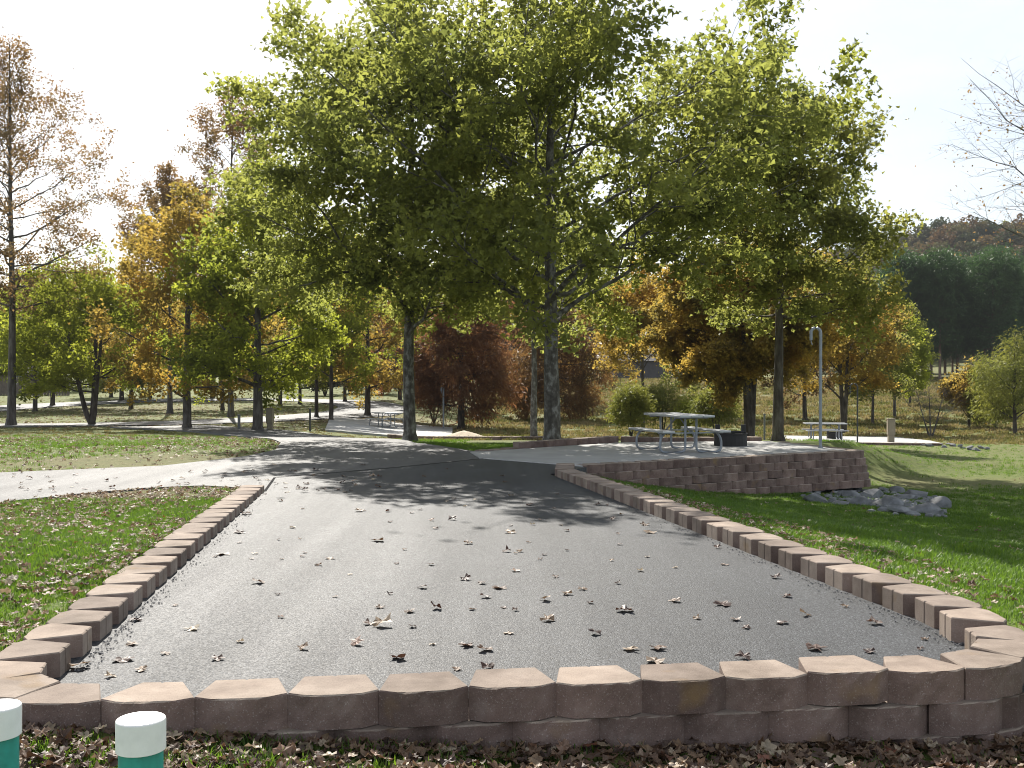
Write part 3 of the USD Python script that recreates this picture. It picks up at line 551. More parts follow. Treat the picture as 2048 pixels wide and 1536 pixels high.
desc = ['long grey boulder at the left end of the rock pile under the wall', None]
def rock_at(px, py, w, h, zg, label, group, seed):
    Y = F * (HC - zg) / (py + h * 0.4 - HY); x = EYE(px, Y)
    for _ in range(3):
        zz = ground_z(x, Y); Y = F * (HC - zz) / (py + h * 0.4 - HY); x = EYE(px, Y)
    s = Y / F; r = np.random.default_rng(seed)
    v, f = rock_mesh(r, np.array([w * s * 0.60, w * s * 0.42, h * s * 0.58]))
    a = r.uniform(-0.5, 0.5); ca, sa = math.cos(a), math.sin(a); v = np.c_[v[:, 0] * ca - v[:, 1] * sa, v[:, 0] * sa + v[:, 1] * ca, v[:, 2]]
    ty = r.uniform(-0.25, 0.25); v[:, 2] += v[:, 0] * ty
    v = v + [x, Y, ground_z(x, Y) + h * s * 0.12]
    return obj('rock', (v, f), 'rock', smooth=22, label=label, cat='rock', group=group)
OWN = {0: 'large rounded grey boulder at the left end of the rock pile under the block wall', 6: 'long slanting boulder in the middle front of the rock pile', 9: 'large boulder at the right end of the rock pile on the lawn', 8: 'big smooth boulder just left of the last one in the rock pile', 7: 'grey boulder at the back right of the pile, against the lit lawn',
       3: 'upright grey boulder touching the foot of the wall near its corner', 5: 'broad grey boulder at the centre of the rock pile', 19: 'low rock lying in the grass at the right front tip of the pile', 10: 'small rock closest to the wall at the left tip of the pile', 11: 'flat stone directly right of the leftmost boulder'}
for q, (px, py, w, h) in enumerate(rocks):
    rock_at(px, py, w, h, -0.8, OWN.get(q, 'small grey rock wedged between the boulders of the wall-foot pile'), 'rocks piled at the platform wall', 100 + q)
for q in range(16):
    px = 1830 + q * 9.6 + rr.uniform(-5, 5); py = 884 + 0.09 * (px - 1830) + rr.uniform(-4, 3)
    rock_at(px, py, rr.uniform(10, 22), rr.uniform(6, 10), -1.1, 'small pale rock in the far line of rocks on the right lawn', 'far line of rocks', 300 + q)
# small stones between the big ones
def icos(n, seed, pts, smin, smax):
    r = np.random.default_rng(seed); base = trimesh.creation.icosphere(0); bv, bf = np.array(base.vertices), np.array(base.faces); parts = []
    for x, y, z in pts:
        s = r.uniform(smin, smax); v = bv * (1 + 0.3 * r.normal(size=(len(bv), 1)) * 0.6) * s * np.array([1.2, 1, 0.7]); parts.append((v + [x, y, z], bf))
    return cat_mesh(parts)
sp = []
for _ in range(520):
    px, py = rr.uniform(1600, 1890), rr.uniform(972, 1030)
    Y = F * (HC + 0.75) / (py - HY); x = EYE(px, Y)
    if py > 985 + (px - 1600) * 0.17 or py < 962 + (px - 1600) * 0.08: continue
    sp.append((x, Y, ground_z(x, Y) + 0.02))
obj('rubble', icos(0, 8, sp, 0.025, 0.075), 'rock', label='small broken stones lying between the rocks at the block wall', cat='rubble', kind='stuff')
gv = []
for _ in range(800):
    y = rr.uniform(5.2, 13.5) if rr.random() < 0.5 else rr.uniform(5.4, 15.5)
    y = 5.2 + (y - 5.2) * rr.random()
    if rr.random() < 0.45: x = KL(y) + abs(rr.normal(0, 0.05)) + 0.02
    else: x = KR(y) - abs(rr.normal(0, 0.07)) - 0.02
    gv.append((x, y, 0.010))
obj('gravel', icos(0, 9, gv, 0.003, 0.0065), 'gravel_look', label='loose dark gravel along the feet of the pad kerbs', cat='gravel', kind='stuff')
hx, hy = EYE(928, 47), 47.0
th = np.linspace(0, 2 * np.pi, 21)[:-1]; hv = [(hx + r * math.cos(a) * 1.2, hy + r * math.sin(a), ground_z(hx + r * math.cos(a) * 1.2, hy + r * math.sin(a)) + 0.34 * (1 - r) ** 1.2 + 0.04 * rr.random()) for r in (1.0, 0.75, 0.5, 0.25) for a in th] + [(hx, hy, ground_z(hx, hy) + 0.34)]
hf = []
for q in range(3):
    for a in range(20): b = (a + 1) % 20; hf += [(q * 20 + a, q * 20 + b, q * 20 + 20 + b), (q * 20 + a, q * 20 + 20 + b, q * 20 + 20 + a)]
for a in range(20): hf.append((60 + a, 60 + (a + 1) % 20, 80))
obj('sand_heap', (np.array(hv), np.array(hf)), 'sand', smooth=50, label='small pale heap of sand and gravel before the red cypress trunk', cat='heap')

# ------------------------------------------------------------------ trees
def lobed():
    pts = []
    for k, (a, r) in enumerate([(-90, 0.10), (-35, 0.42), (-62 + 50, 0.34), (20, 0.55), (48, 0.34), (90, 0.62), (132, 0.34), (160, 0.55), (192, 0.34), (215, 0.42)]):
        pts.append((r * math.cos(math.radians(a)), r * math.sin(math.radians(a)) + 0.1, 0.0))
    pts = np.array(pts); pts[:, 2] = 0.16 * np.abs(pts[:, 0]) - 0.25 * np.maximum(pts[:, 1] - 0.2, 0) ** 2 * 2
    v = np.vstack([[0, 0.08, -0.02], pts]); n = len(pts)
    return v, np.array([(0, 1 + i, 1 + (i + 1) % n) for i in range(n)])
def kite():
    v = np.array([(0, -0.5, 0), (0.36, 0.05, 0.12), (0, 0.55, -0.08), (-0.36, 0.05, 0.12)]); return v, np.array([(0, 1, 2), (0, 2, 3)])
def sliver():
    v = np.array([(0, 0, 0), (0.09, 0.5, 0.02), (0, 1.0, -0.25), (-0.09, 0.5, 0.02)]); return v, np.array([(0, 1, 2), (0, 2, 3)])
def broad():
    v = np.array([(0, -0.48, 0.0), (0.56, -0.08, 0.14), (0.24, 0.14, 0.04), (0.0, 0.64, -0.14), (-0.24, 0.14, 0.04), (-0.56, -0.08, 0.14)]); return v, np.array([(0, 1, 2), (0, 2, 3), (0, 3, 4), (0, 4, 5)])
TEMPL = {'broad': broad(), 'lobed': lobed(), 'kite': kite(), 'sliver': sliver()}
def rot_frames(rng, N, up=0.5, hang=0.35):
    n = rng.normal(size=(N, 3)); n[:, 2] = np.abs(n[:, 2]) + up; n /= np.linalg.norm(n, axis=1, keepdims=True)
    a = rng.normal(size=(N, 3)); a[:, 2] -= hang; a -= (a * n).sum(1, keepdims=True) * n; a /= np.linalg.norm(a, axis=1, keepdims=True)
    return np.cross(a, n), a, n
def leaf_mesh(rng, pos, size, kind, up=0.5, hang=0.35, dirs=None):
    tv, tf = TEMPL[kind]; N = len(pos); x, y, z = rot_frames(rng, N, up, hang)
    if dirs is not None:
        y = dirs + rng.normal(0, 0.35, (N, 3)); y /= np.linalg.norm(y, axis=1, keepdims=True); x = np.cross(y, rng.normal(size=(N, 3))); x /= np.linalg.norm(x, axis=1, keepdims=True); z = np.cross(x, y)
    s = size * rng.uniform(0.65, 1.25, N)
    V = pos[:, None] + s[:, None, None] * (tv[None, :, :1] * x[:, None] + tv[None, :, 1:2] * y[:, None] + tv[None, :, 2:] * z[:, None])
    Fm = tf[None] + (np.arange(N) * len(tv))[:, None, None]
    return V.reshape(-1, 3), Fm.reshape(-1, 3)
def unit(v): return v / (np.linalg.norm(v, axis=-1, keepdims=True) + 1e-12)
def sub_branches(rng, P, R, per, s0, s1, ang, length, npts, upb, rratio, rmin, wig=0.06):
    """children along each parent polyline; length(s, parent_length) -> metres"""
    B, n = P.shape[:2]
    plen = np.linalg.norm(np.diff(P, axis=1), axis=2).sum(1)
    s = s0 + (s1 - s0) * (np.arange(per)[None] + rng.random((B, per))) / per
    f = s * (n - 1); i = np.clip(f.astype(int), 0, n - 2); t = (f - i)[..., None]; b = np.arange(B)[:, None]
    o = P[b, i] * (1 - t) + P[b, i + 1] * t; tan = unit(P[b, i + 1] - P[b, i]); r = R[b, i] * (1 - t[..., 0]) + R[b, i + 1] * t[..., 0]
    side = np.where(np.arange(per) % 2, 1.0, -1.0)[None, :, None]
    h = unit(np.cross(tan, [0, 0, 1.0]) + 1e-6); v = np.cross(h, tan)
    roll = rng.normal(0, 0.75, (B, per, 1))
    perp = side * h * np.cos(roll) + v * np.sin(roll)
    A = np.radians(ang) + rng.normal(0, 0.14, (B, per, 1))
    d = unit(tan * np.cos(A) + perp * np.sin(A))
    Ln = length(s, plen[:, None]) * rng.uniform(0.75, 1.2, (B, per))
    tt = np.linspace(0, 1, npts)[None, None, :, None]
    Q = o[:, :, None] + d[:, :, None] * Ln[..., None, None] * tt
    Q[..., 2] += (upb * Ln)[..., None] * tt[..., 0] ** 2
    Q += np.cumsum(rng.normal(0, wig, Q.shape) * Ln[..., None, None] * (tt > 0), axis=2) * 0.5
    RR = np.maximum(rratio * r, rmin)[..., None] * (1 - 0.8 * tt[..., 0])
    return Q.reshape(B * per, npts, 3), RR.reshape(B * per, npts)
def env_round(t): return np.sqrt(np.clip(1 - (2 * np.clip(t, 0, 1) - 0.85) ** 2 / 1.35, 0.02, 1))
def env_oval(t): t = np.clip(t, 0, 1); return np.clip(np.sin(np.pi * (0.12 + 0.86 * t)) ** 0.7, 0.05, 1)
def env_cone(t): t = np.clip(t, 0, 1); return np.clip(1.08 - t, 0.06, 1) * np.clip(0.55 + 3 * t, 0, 1)
def env_spread(t): t = np.clip(t, 0, 1); return np.clip((0.55 + 1.1 * t) * np.sqrt(np.clip(1.02 - t ** 2.2, 0.01, 1)) / 0.95, 0.05, 1)

def build_tree(name, label, cat, x, y, H, base, rad, r0, lmat, bmat, seed, n1=26, n2=7, n3=5, leaves=9000, lsize=0.14, lkind='kite', env=env_round, elev=(35, 60), lean=(0, 0), droop=-0.05, cx=(0, 0),
               group=None, stems=None, sides=8, leaf_up=0.25, twig=0.55, curve=0.12, sparse=0.0, limbs=0, keep=None):
    rng = np.random.default_rng(seed); z0 = ground_z(x, y) - 0.05
    t = thing(name, label, cat, (x, y, z0), 0, group)
    meshes = []; n = 13
    tt = np.linspace(0, 1, n)
    stems = stems or [(0, 0, 1.0, 1.0)]
    prim, primR, plen_ = [], [], []
    for si, (lx, ly, hs, rs) in enumerate(stems):
        T = np.c_[lean[0] * tt ** 1.3 + lx * tt ** 0.8 * H * 0.5, lean[1] * tt ** 1.3 + ly * tt ** 0.8 * H * 0.5, tt * H * hs]
        T[1:, :2] += np.cumsum(rng.normal(0, 0.008 * H / n * 2, (n - 1, 2)), 0)
        TR = r0 * rs * (1 - 0.93 * tt ** 0.9) + 0.006
        hh = T[:, 2]; TR = TR * (1 + 0.45 * np.exp(-hh / (1.1 * r0 + 0.12)))
        meshes.append(tubes(np.array([np.vstack([T[:1] + (T[:1] - T[1:2]) * 0.02, [T[0] * 0.7 + T[1] * 0.3], T[1:]])]), np.array([np.r_[TR[0], r0 * rs * 1.02, TR[1:]]]), max(sides, 10)))
        m1 = max(3, n1 // len(stems))
        zb = np.sort(base + (H * hs * 0.97 - base) * ((np.arange(m1) + rng.random(m1) * 0.8) / m1) ** 0.92)
        az = np.arange(m1) * 2.39996 + rng.uniform(0, 6.28) + rng.normal(0, 0.25, m1)
        u = (zb - base) / max(H - base, 0.1)
        el = np.radians(elev[0] + (elev[1] - elev[0]) * u + rng.normal(0, 6, m1))
        dirh = np.c_[np.cos(az), np.sin(az)]
        off = np.array(cx)[None] * 1.0
        ztip = zb.copy()
        for _ in range(4):
            reach = rad * env((ztip - base) / (H - base)) * (1 + 0.12 * rng.normal(size=m1)) + (dirh * off).sum(1)
            reach = np.maximum(reach, 0.12 * rad); ztip = np.minimum(zb + reach * np.tan(el) * 0.9, H * 1.02)
        Ln = reach / np.cos(el)
        Ln = np.minimum(Ln, (H * 1.04 - zb) / np.maximum(np.sin(el), 0.15))
        org = np.c_[np.interp(zb, hh, T[:, 0]), np.interp(zb, hh, T[:, 1]), zb]
        q = np.linspace(0, 1, 8)[None, :, None]
        d = np.c_[dirh * np.cos(el)[:, None], np.sin(el)]
        Q = org[:, None] + d[:, None] * Ln[:, None, None] * q
        Q[..., 2] += curve * Ln[:, None] * (q[..., 0] ** 2 - q[..., 0] * 0.6)
        Q += np.cumsum(rng.normal(0, 0.018, Q.shape) * Ln[:, None, None] * (q > 0), axis=1)
        rb = np.interp(zb, hh, TR) * rng.uniform(0.38, 0.55, m1); rb = np.maximum(rb, 0.012)
        plen_.append(Ln); prim.append(Q); primR.append(rb[:, None] * (1 - 0.86 * q[..., 0] ** 0.8))
    P1, R1 = np.vstack(prim), np.vstack(primR)
    P2, R2 = sub_branches(rng, P1, R1, n2, 0.22, 1.0, 48, lambda s, l: 0.50 * l * (1.08 - 0.72 * s) + 0.25, 5, droop + 0.06, 0.55, 0.006)
    P3, R3 = sub_branches(rng, P2, R2, n3, 0.15, 1.0, 42, lambda s, l: twig * (0.45 * l + 0.4) * (1.1 - 0.5 * s), 4, droop, 0.6, 0.0035)
    def inside(c, slack=1.12):
        tz = (c[:, 2] - base) / max(H - base, 0.1); tc = np.clip(tz, 0, 1)
        lump = 1 + 0.22 * (vnoise(np.arctan2(c[:, 1], c[:, 0]) * 2.2 + 9, c[:, 2] * 0.55, seed) - 0.4)
        return np.hypot(c[:, 0] - lean[0] * tc - cx[0], c[:, 1] - lean[1] * tc - cx[1]) < slack * rad * env(tz) * lump
    in3, in2 = inside(P3.mean(1)), inside(P2[:, 3], 1.08)
    if limbs:
        for q in range(min(limbs, len(P1))): obj('limb', tubes(P1[q:q + 1], R1[q:q + 1], 8), bmat, t, smooth=True)
        meshes.append(tubes(P1[limbs:], R1[limbs:], 6))
    else: meshes.append(tubes(P1, R1, 6))
    meshes.append(tubes(P2[in2], R2[in2], 4 if y < 48 else 3))
    if y < 33 or not leaves: meshes.append(tubes(P3[in3][:, ::3], R3[in3][:, ::3], 3))
    obj('trunk', cat_mesh(meshes), bmat, t, smooth=True)
    if leaves:
        w = np.linalg.norm(P3[:, 3] - P3[:, 0], axis=1) ** 1.5
        if sparse:                                             # whole twigs without leaves leave gaps
            c = P3.mean(1); g = vnoise(c[:, 0] * 0.7 + c[:, 2] * 0.31, c[:, 1] * 0.7 + c[:, 2] * 0.57, seed); w = (g > sparse) * 1.0 + 0.02
        tz = (P3.mean(1)[:, 2] - base) / max(H - base, 0.1)
        w = w * (in3 + 0.02) * (1 - 0.35 * np.clip(tz, 0, 1) ** 2) * np.repeat(np.concatenate(plen_) / rad + 0.12, n2 * n3)
        if keep is not None: w = w * keep(P3.mean(1))
        pick = rng.choice(len(P3), leaves, p=w / w.sum()); f = rng.uniform(0.15, 1.05, leaves) * 3
        i = np.clip(f.astype(int), 0, 2); tq = (f - i)[:, None]
        pos = P3[pick, i] * (1 - tq) + P3[pick, i + 1] * tq + rng.normal(0, 0.07 + 0.55 * lsize, (leaves, 3))
        dirs = None
        if lkind == 'sliver': dirs = unit(P3[pick, 3] - P3[pick, 0]) * 0.6 + np.array([0, 0, -0.35])
        obj('crown', leaf_mesh(rng, pos, lsize, lkind, leaf_up, dirs=dirs), lmat, t, kind='stuff')
    return t
def tree_px(name, label, cat, px, Y, top, bot, hw, tw, lmat, bmat, seed, **kw):
    x = EYE(px, Y); s = Y / F; zg = ground_z(x, Y)
    H = HC + (HY - top) * s - zg; base = max(0.12 * H, HC + (HY - bot) * s - zg)
    return build_tree(name, label, cat, x, Y, H, base, hw * s, tw * s / 2, lmat, bmat, seed, **kw)

# the two near sycamores
tree_px('sycamore_tree', 'largest green sycamore with thick mottled trunk beside the concrete platform', 'tree', 1104, 24.6, -110, 690, 520, 34, 'leaf_green', 'bark_sycamore', 21, n1=46, n2=10, n3=5, leaves=55000, lsize=0.13, lkind='broad', elev=(20, 60), droop=-0.12, cx=(0.45, 0), limbs=8, twig=0.5, curve=0.06, sides=12)
tree_px('sycamore_tree', 'green sycamore with pale flaking upper trunk beside the lane, left of the largest tree', 'tree', 820, 27.5, -50, 680, 325, 25, 'leaf_green', 'bark_sycamore', 22, n1=42, n2=9, n3=5, leaves=39000, lsize=0.13, lkind='broad', elev=(18, 62), droop=-0.12, cx=(-0.5, 0), limbs=5, twig=0.5, curve=0.06, sides=12)
tree_px('oak_tree', 'dark-trunked oak with brownish leaves behind the right end of the platform', 'tree', 1556, 28.6, 190, 640, 205, 23, 'leaf_olive', 'bark_dark', 23, n1=34, n2=8, n3=5, leaves=28000, lsize=0.12, lkind='broad', elev=(5, 50), cx=(0.5, 0), limbs=6, droop=-0.12, curve=0.15, sides=12, sparse=0.2)
# left row
tree_px('sycamore_tree', 'yellow-green tree with straight trunk at the curve of the left lane', 'tree', 515, 42, 340, 815, 165, 20, 'leaf_yellowgreen', 'bark_grey', 24, n1=32, n2=7, n3=5, leaves=26000, lsize=0.17, droop=-0.12, elev=(15, 58))
tree_px('sycamore_tree', 'orange and green tree on the lawn edge, left of the straight yellow-green tree', 'tree', 374, 46, 385, 820, 160, 17, 'leaf_mixed', 'bark_grey', 25, n1=30, n2=7, n3=5, sparse=0.2, leaves=19000, lsize=0.17, elev=(15, 58), droop=-0.1)
tree_px('maple_tree', 'low forked tree with yellow-green leaves near the left lawn edge', 'tree', 184, 52, 505, 790, 150, 15, 'leaf_yellowgreen', 'bark_dark', 26, n1=27, n2=7, n3=5, leaves=22000, lsize=0.17, elev=(15, 55), stems=[(-0.42, 0, 0.85, 0.7), (0.05, 0.1, 1.0, 0.8), (0.2, -0.1, 0.9, 0.7)])
tree_px('sweetgum_tree', 'tall sparse russet tree at the left picture edge', 'tree', 22, 50, 90, 640, 195, 17, 'leaf_brown', 'bark_grey', 27, n1=50, n2=8, n3=5, leaves=26000, lsize=0.125, env=env_oval, sparse=0.22, elev=(15, 55))
tree_px('sweetgum_tree', 'tall thin russet tree rising behind the yellow-green tree', 'tree', 462, 64, 170, 560, 100, 12, 'leaf_brown', 'bark_grey', 28, n1=30, n2=7, n3=4, leaves=13000, lsize=0.15, env=env_oval, sparse=0.3, elev=(35, 65))
tree_px('sweetgum_tree', 'russet tree behind the orange and green tree', 'tree', 340, 70, 330, 600, 90, 11, 'leaf_brown', 'bark_grey', 29, n1=26, n2=7, n3=4, leaves=14000, lsize=0.17, sparse=0.15)
tree_px('maple_tree', 'thin dark-trunked tree with yellow leaves behind the black post, right of a pair', 'tree', 662, 58, 450, 770, 100, 9, 'leaf_yellowgreen', 'bark_dark', 30, n1=24, n2=7, n3=4, leaves=15000, lsize=0.17, elev=(10, 55))
tree_px('maple_tree', 'thin dark-trunked tree with yellow leaves behind the black post, left of a pair', 'tree', 633, 63, 480, 760, 90, 8, 'leaf_mixed', 'bark_dark', 31, n1=22, n2=7, n3=4, leaves=13000, lsize=0.17, elev=(10, 55))
tree_px('maple_tree', 'orange-yellow tree on the leaf-covered bank behind the far left picnic table', 'tree', 735, 68, 450, 790, 115, 12, 'leaf_mixed', 'bark_dark', 32, n1=27, n2=7, n3=4, leaves=19000, lsize=0.18, elev=(10, 55), droop=-0.1)
tree_px('cypress_tree', 'rust-red bald cypress with drooping feathery branches, left of the big trunk', 'tree', 922, 60, 500, 830, 118, 14, 'leaf_cypress', 'bark_dark', 33, n1=54, n2=9, n3=5, leaves=24000, lsize=0.30, lkind='sliver', env=env_cone, elev=(-4, 25), droop=-0.1, twig=0.5)
tree_px('cypress_tree', 'brown-green bald cypress half hidden behind the big trunk', 'tree', 1105, 72, 560, 825, 125, 10, 'leaf_cypress_rust', 'bark_dark', 34, n1=50, n2=9, n3=5, leaves=20000, lsize=0.34, lkind='sliver', env=env_cone, elev=(-8, 20), droop=-0.12, twig=0.5)
tree_px('sycamore_tree', 'young sycamore with slim pale trunk just behind the biggest trunk', 'tree', 1068, 41, 330, 700, 120, 15, 'leaf_green', 'bark_sycamore', 35, n1=24, n2=7, n3=4, leaves=12000, lsize=0.17, elev=(30, 62))
tree_px('maple_tree', 'orange and yellow multi-stemmed tree left of the oak trunk', 'tree', 1500, 42, 470, 740, 185, 22, 'leaf_mixed', 'bark_dark', 36, n1=42, n2=8, n3=5, leaves=90000, lsize=0.15, stems=[(-0.10, 0, 0.9, 0.75), (0.03, 0.05, 1.0, 0.85), (0.12, 0, 0.85, 0.6)], droop=-0.25, elev=(10, 50))
tree_px('maple_tree', 'orange-red tree with thin trunk on the meadow, behind the picnic table', 'tree', 1286, 56, 520, 745, 105, 8, 'leaf_orange', 'bark_dark', 37, n1=28, n2=7, n3=4, leaves=20000, lsize=0.16, droop=-0.2)
tree_px('maple_tree', 'orange tree overhanging the far right picnic table', 'tree', 1688, 60, 540, 810, 115, 13, 'leaf_orange', 'bark_dark', 38, n1=30, n2=7, n3=4, leaves=22000, lsize=0.17, stems=[(-0.1, 0, 0.95, 0.8), (0.08, 0, 1.0, 0.8)], droop=-0.15)
tree_px('poplar_tree', 'slender yellow-green tree in front of the dark pines', 'tree', 1789, 78, 600, 800, 62, 6, 'leaf_yellowgreen', 'bark_grey', 39, n1=24, n2=6, n3=4, leaves=12000, lsize=0.19, env=env_oval)
tree_px('poplar_tree', 'small yellow-topped tree at the left edge of the pine grove', 'tree', 1820, 92, 612, 780, 42, 5, 'leaf_willow', 'bark_grey', 40, n1=22, n2=6, n3=4, leaves=8000, lsize=0.24, env=env_oval)
tree_px('willow_tree', 'bright yellow-green willow cut off by the right picture edge', 'tree', 2030, 58, 670, 850, 75, 8, 'leaf_willow', 'bark_dark', 41, n1=32, n2=7, n3=5, leaves=12000, lsize=0.22, lkind='sliver', droop=-0.3)
tree_px('willow_tree', 'short yellow-green willow bush left of the willow at the right edge', 'tree', 1990, 64, 745, 860, 40, 5, 'leaf_willow', 'bark_dark', 42, n1=22, n2=6, n3=4, leaves=9000, lsize=0.24, lkind='sliver', droop=-0.2)
tree_px('small_tree', 'small orange-brown tree left of the yellow-green willows', 'tree', 1938, 66, 735, 850, 48, 5, 'leaf_orange', 'bark_dark', 43, n1=22, n2=6, n3=4, leaves=6500, lsize=0.19)
tree_px('bare_shrub', 'leafless grey shrub beyond the far right pad', 'shrub', 1862, 54, 765, 850, 62, 5, 'leaf_brown', 'bark_grey', 44, n1=26, n2=8, n3=6, leaves=0, stems=[(-0.55, 0, 0.9, 0.7), (0.0, 0.2, 1.0, 0.7), (0.5, 0, 0.9, 0.7)])
tree_px('bare_tree', 'mostly bare tree reaching in with thin twigs from the right picture edge', 'tree', 2190, 30, 40, 560, 280, 26, 'leaf_brown', 'bark_grey', 45, n1=30, n2=12, n3=8, leaves=1500, lsize=0.08, elev=(20, 55), twig=0.7)
# bushes of the meadow edge
for q, (px, Y, top, hw, m, lb) in enumerate([(1262, 48, 770, 32, 'leaf_willow', 'grey-green willow bush on the meadow, left of the picnic table top'), (1325, 52, 768, 48, 'leaf_willow', 'yellow-green willow bush behind the picnic table'), (1432, 46, 782, 40, 'leaf_willow', 'bright green bush behind the fire ring'), (1395, 50, 800, 36, 'leaf_yellowgreen', 'low yellowish bush between the willow bushes')]):
    tree_px('willow_bush', lb, 'bush', px, Y, top, 855, hw, 3, m, 'bark_dark', 60 + q, n1=22, n2=6, n3=5, leaves=5200, lsize=0.2, lkind='sliver', stems=[(-0.25, 0, 0.9, 0.8), (0, 0.1, 1, 0.8), (0.25, 0, 0.9, 0.8)])
tree_px('red_shrub', 'dark red multi-stemmed shrub between the sycamore trunk and the pale hooked pole', 'shrub', 868, 66, 730, 820, 50, 5, 'leaf_cypress', 'bark_dark', 70, n1=24, n2=6, n3=5, leaves=5500, lsize=0.17, stems=[(-0.4, 0, 0.9, 0.6), (0.0, 0.2, 1.0, 0.6), (0.35, 0, 0.9, 0.6)])
# trees beyond
far = [(105, 82, 530, 700, 110, 9, 'leaf_yellowgreen', 'bark_dark', 6500, 0.26, 'wide yellow-green tree in front of the far wooden fence'), (243, 92, 600, 745, 70, 9, 'leaf_olive', 'bark_dark', 4500, 0.26, 'dark small tree beside the far side of the loop lane'),
       (222, 102, 620, 740, 55, 7, 'leaf_dark', 'bark_dark', 3500, 0.26, 'dark tree farther back, left of the dark small tree'), (300, 98, 590, 745, 75, 8, 'leaf_yellowgreen', 'bark_dark', 4500, 0.28, 'yellow-green tree beyond the loop lane near the far fire ring'),
       (425, 100, 560, 760, 75, 8, 'leaf_olive', 'bark_dark', 5000, 0.28, 'olive tree beyond the loop lane behind the orange and green tree'), (30, 120, 560, 735, 80, 9, 'leaf_orange', 'bark_dark', 5000, 0.3, 'orange tree behind the far wooden fence'),
       (160, 125, 590, 730, 80, 8, 'leaf_olive', 'bark_dark', 4500, 0.3, 'olive tree behind the right end of the fence'), (1165, 90, 520, 735, 110, 9, 'leaf_mixed', 'bark_dark', 7000, 0.24, 'orange tree behind the brown-green cypress'),
       (800, 96, 560, 750, 75, 8, 'leaf_cypress', 'bark_dark', 5500, 0.24, 'russet tree behind the trunk of the left sycamore'), (1010, 98, 540, 750, 90, 8, 'leaf_cypress', 'bark_dark', 6000, 0.26, 'dark red tree behind the rust-red cypress'), (560, 84, 500, 700, 80, 8, 'leaf_yellowgreen', 'bark_dark', 4500, 0.24, 'yellow tree behind the lane, right of the straight trunk'),
       (1420, 80, 560, 760, 95, 8, 'leaf_olive', 'bark_dark', 5500, 0.22, 'olive-brown tree behind the multi-stemmed orange tree'), (1610, 76, 560, 770, 90, 9, 'leaf_brown', 'bark_dark', 6000, 0.2, 'brown tree behind the oak and the lantern pole'), (1745, 70, 640, 800, 60, 6, 'leaf_olive', 'bark_dark', 4000, 0.2, 'olive young tree right of the far orange tree'),
       (70, 74, 545, 760, 95, 9, 'leaf_yellowgreen', 'bark_dark', 5500, 0.24, 'yellow-green tree behind the tall russet trunk at the left edge'), (262, 78, 520, 770, 85, 8, 'leaf_mixed', 'bark_dark', 5500, 0.24, 'orange-leaved tree between the low forked tree and the orange and green tree'), (445, 76, 540, 780, 85, 8, 'leaf_yellowgreen', 'bark_dark', 5500, 0.24, 'yellow-green tree glimpsed between the two straight lane trunks'),
       (600, 88, 560, 770, 75, 7, 'leaf_olive', 'bark_dark', 4500, 0.24, 'olive tree behind the pair of thin yellow trees'), (690, 92, 540, 765, 75, 7, 'leaf_mixed', 'bark_dark', 4500, 0.24, 'orange tree behind the pair of thin yellow trees'), (860, 84, 540, 770, 80, 8, 'leaf_yellowgreen', 'bark_dark', 4500, 0.22, 'yellowish tree behind the left sycamore, right of its trunk')]
for q, (px, Y, top, bot, hw, tw, lm, bm, nl, ls, lb) in enumerate(far):
    tree_px('park_tree', lb, 'tree', px, Y, top, min(bot + 28, 795), hw * 1.15, tw, lm, bm, 80 + q, n1=26, n2=6, n3=4, leaves=int(nl * 2.2), lsize=ls * 0.95, elev=(12, 55), droop=-0.1)
for q, (px, Y, top, hw, lb) in enumerate([(552, 118, 640, 34, 'bare grey tree with forked stems beyond the loop lane, left of two'), (573, 124, 620, 38, 'bare grey tree with forked stems beyond the loop lane, right of two'), (520, 135, 650, 40, 'bare grey tree far behind the straight trunk'), (695, 130, 650, 45, 'bare grey tree behind the dark shrubs')]):
    tree_px('bare_tree', lb, 'tree', px, Y, top, 770, hw, 5, 'leaf_brown', 'bark_grey', 120 + q, n1=24, n2=8, n3=6, leaves=0, stems=[(-0.15, 0, 0.9, 0.8), (0.1, 0.1, 1, 0.8)])
for q, (px, Y, top, hw, lb) in enumerate([(650, 108, 742, 40, 'dark bare shrub on the far side of the lane, leftmost of four'), (700, 112, 738, 42, 'dark shrub on the far side of the lane, second of four'), (765, 110, 735, 45, 'dark shrub behind the leaf-covered bank, third of four'), (815, 106, 742, 36, 'dark shrub behind the left sycamore trunk')]):
    tree_px('dark_shrub', lb, 'shrub', px, Y, top, 800, hw, 4, 'leaf_dark', 'bark_dark', 130 + q, n1=24, n2=6, n3=5, leaves=4500, lsize=0.24, stems=[(-0.5, 0, 0.9, 0.7), (0, 0.2, 1, 0.7), (0.5, 0, 0.9, 0.7)])

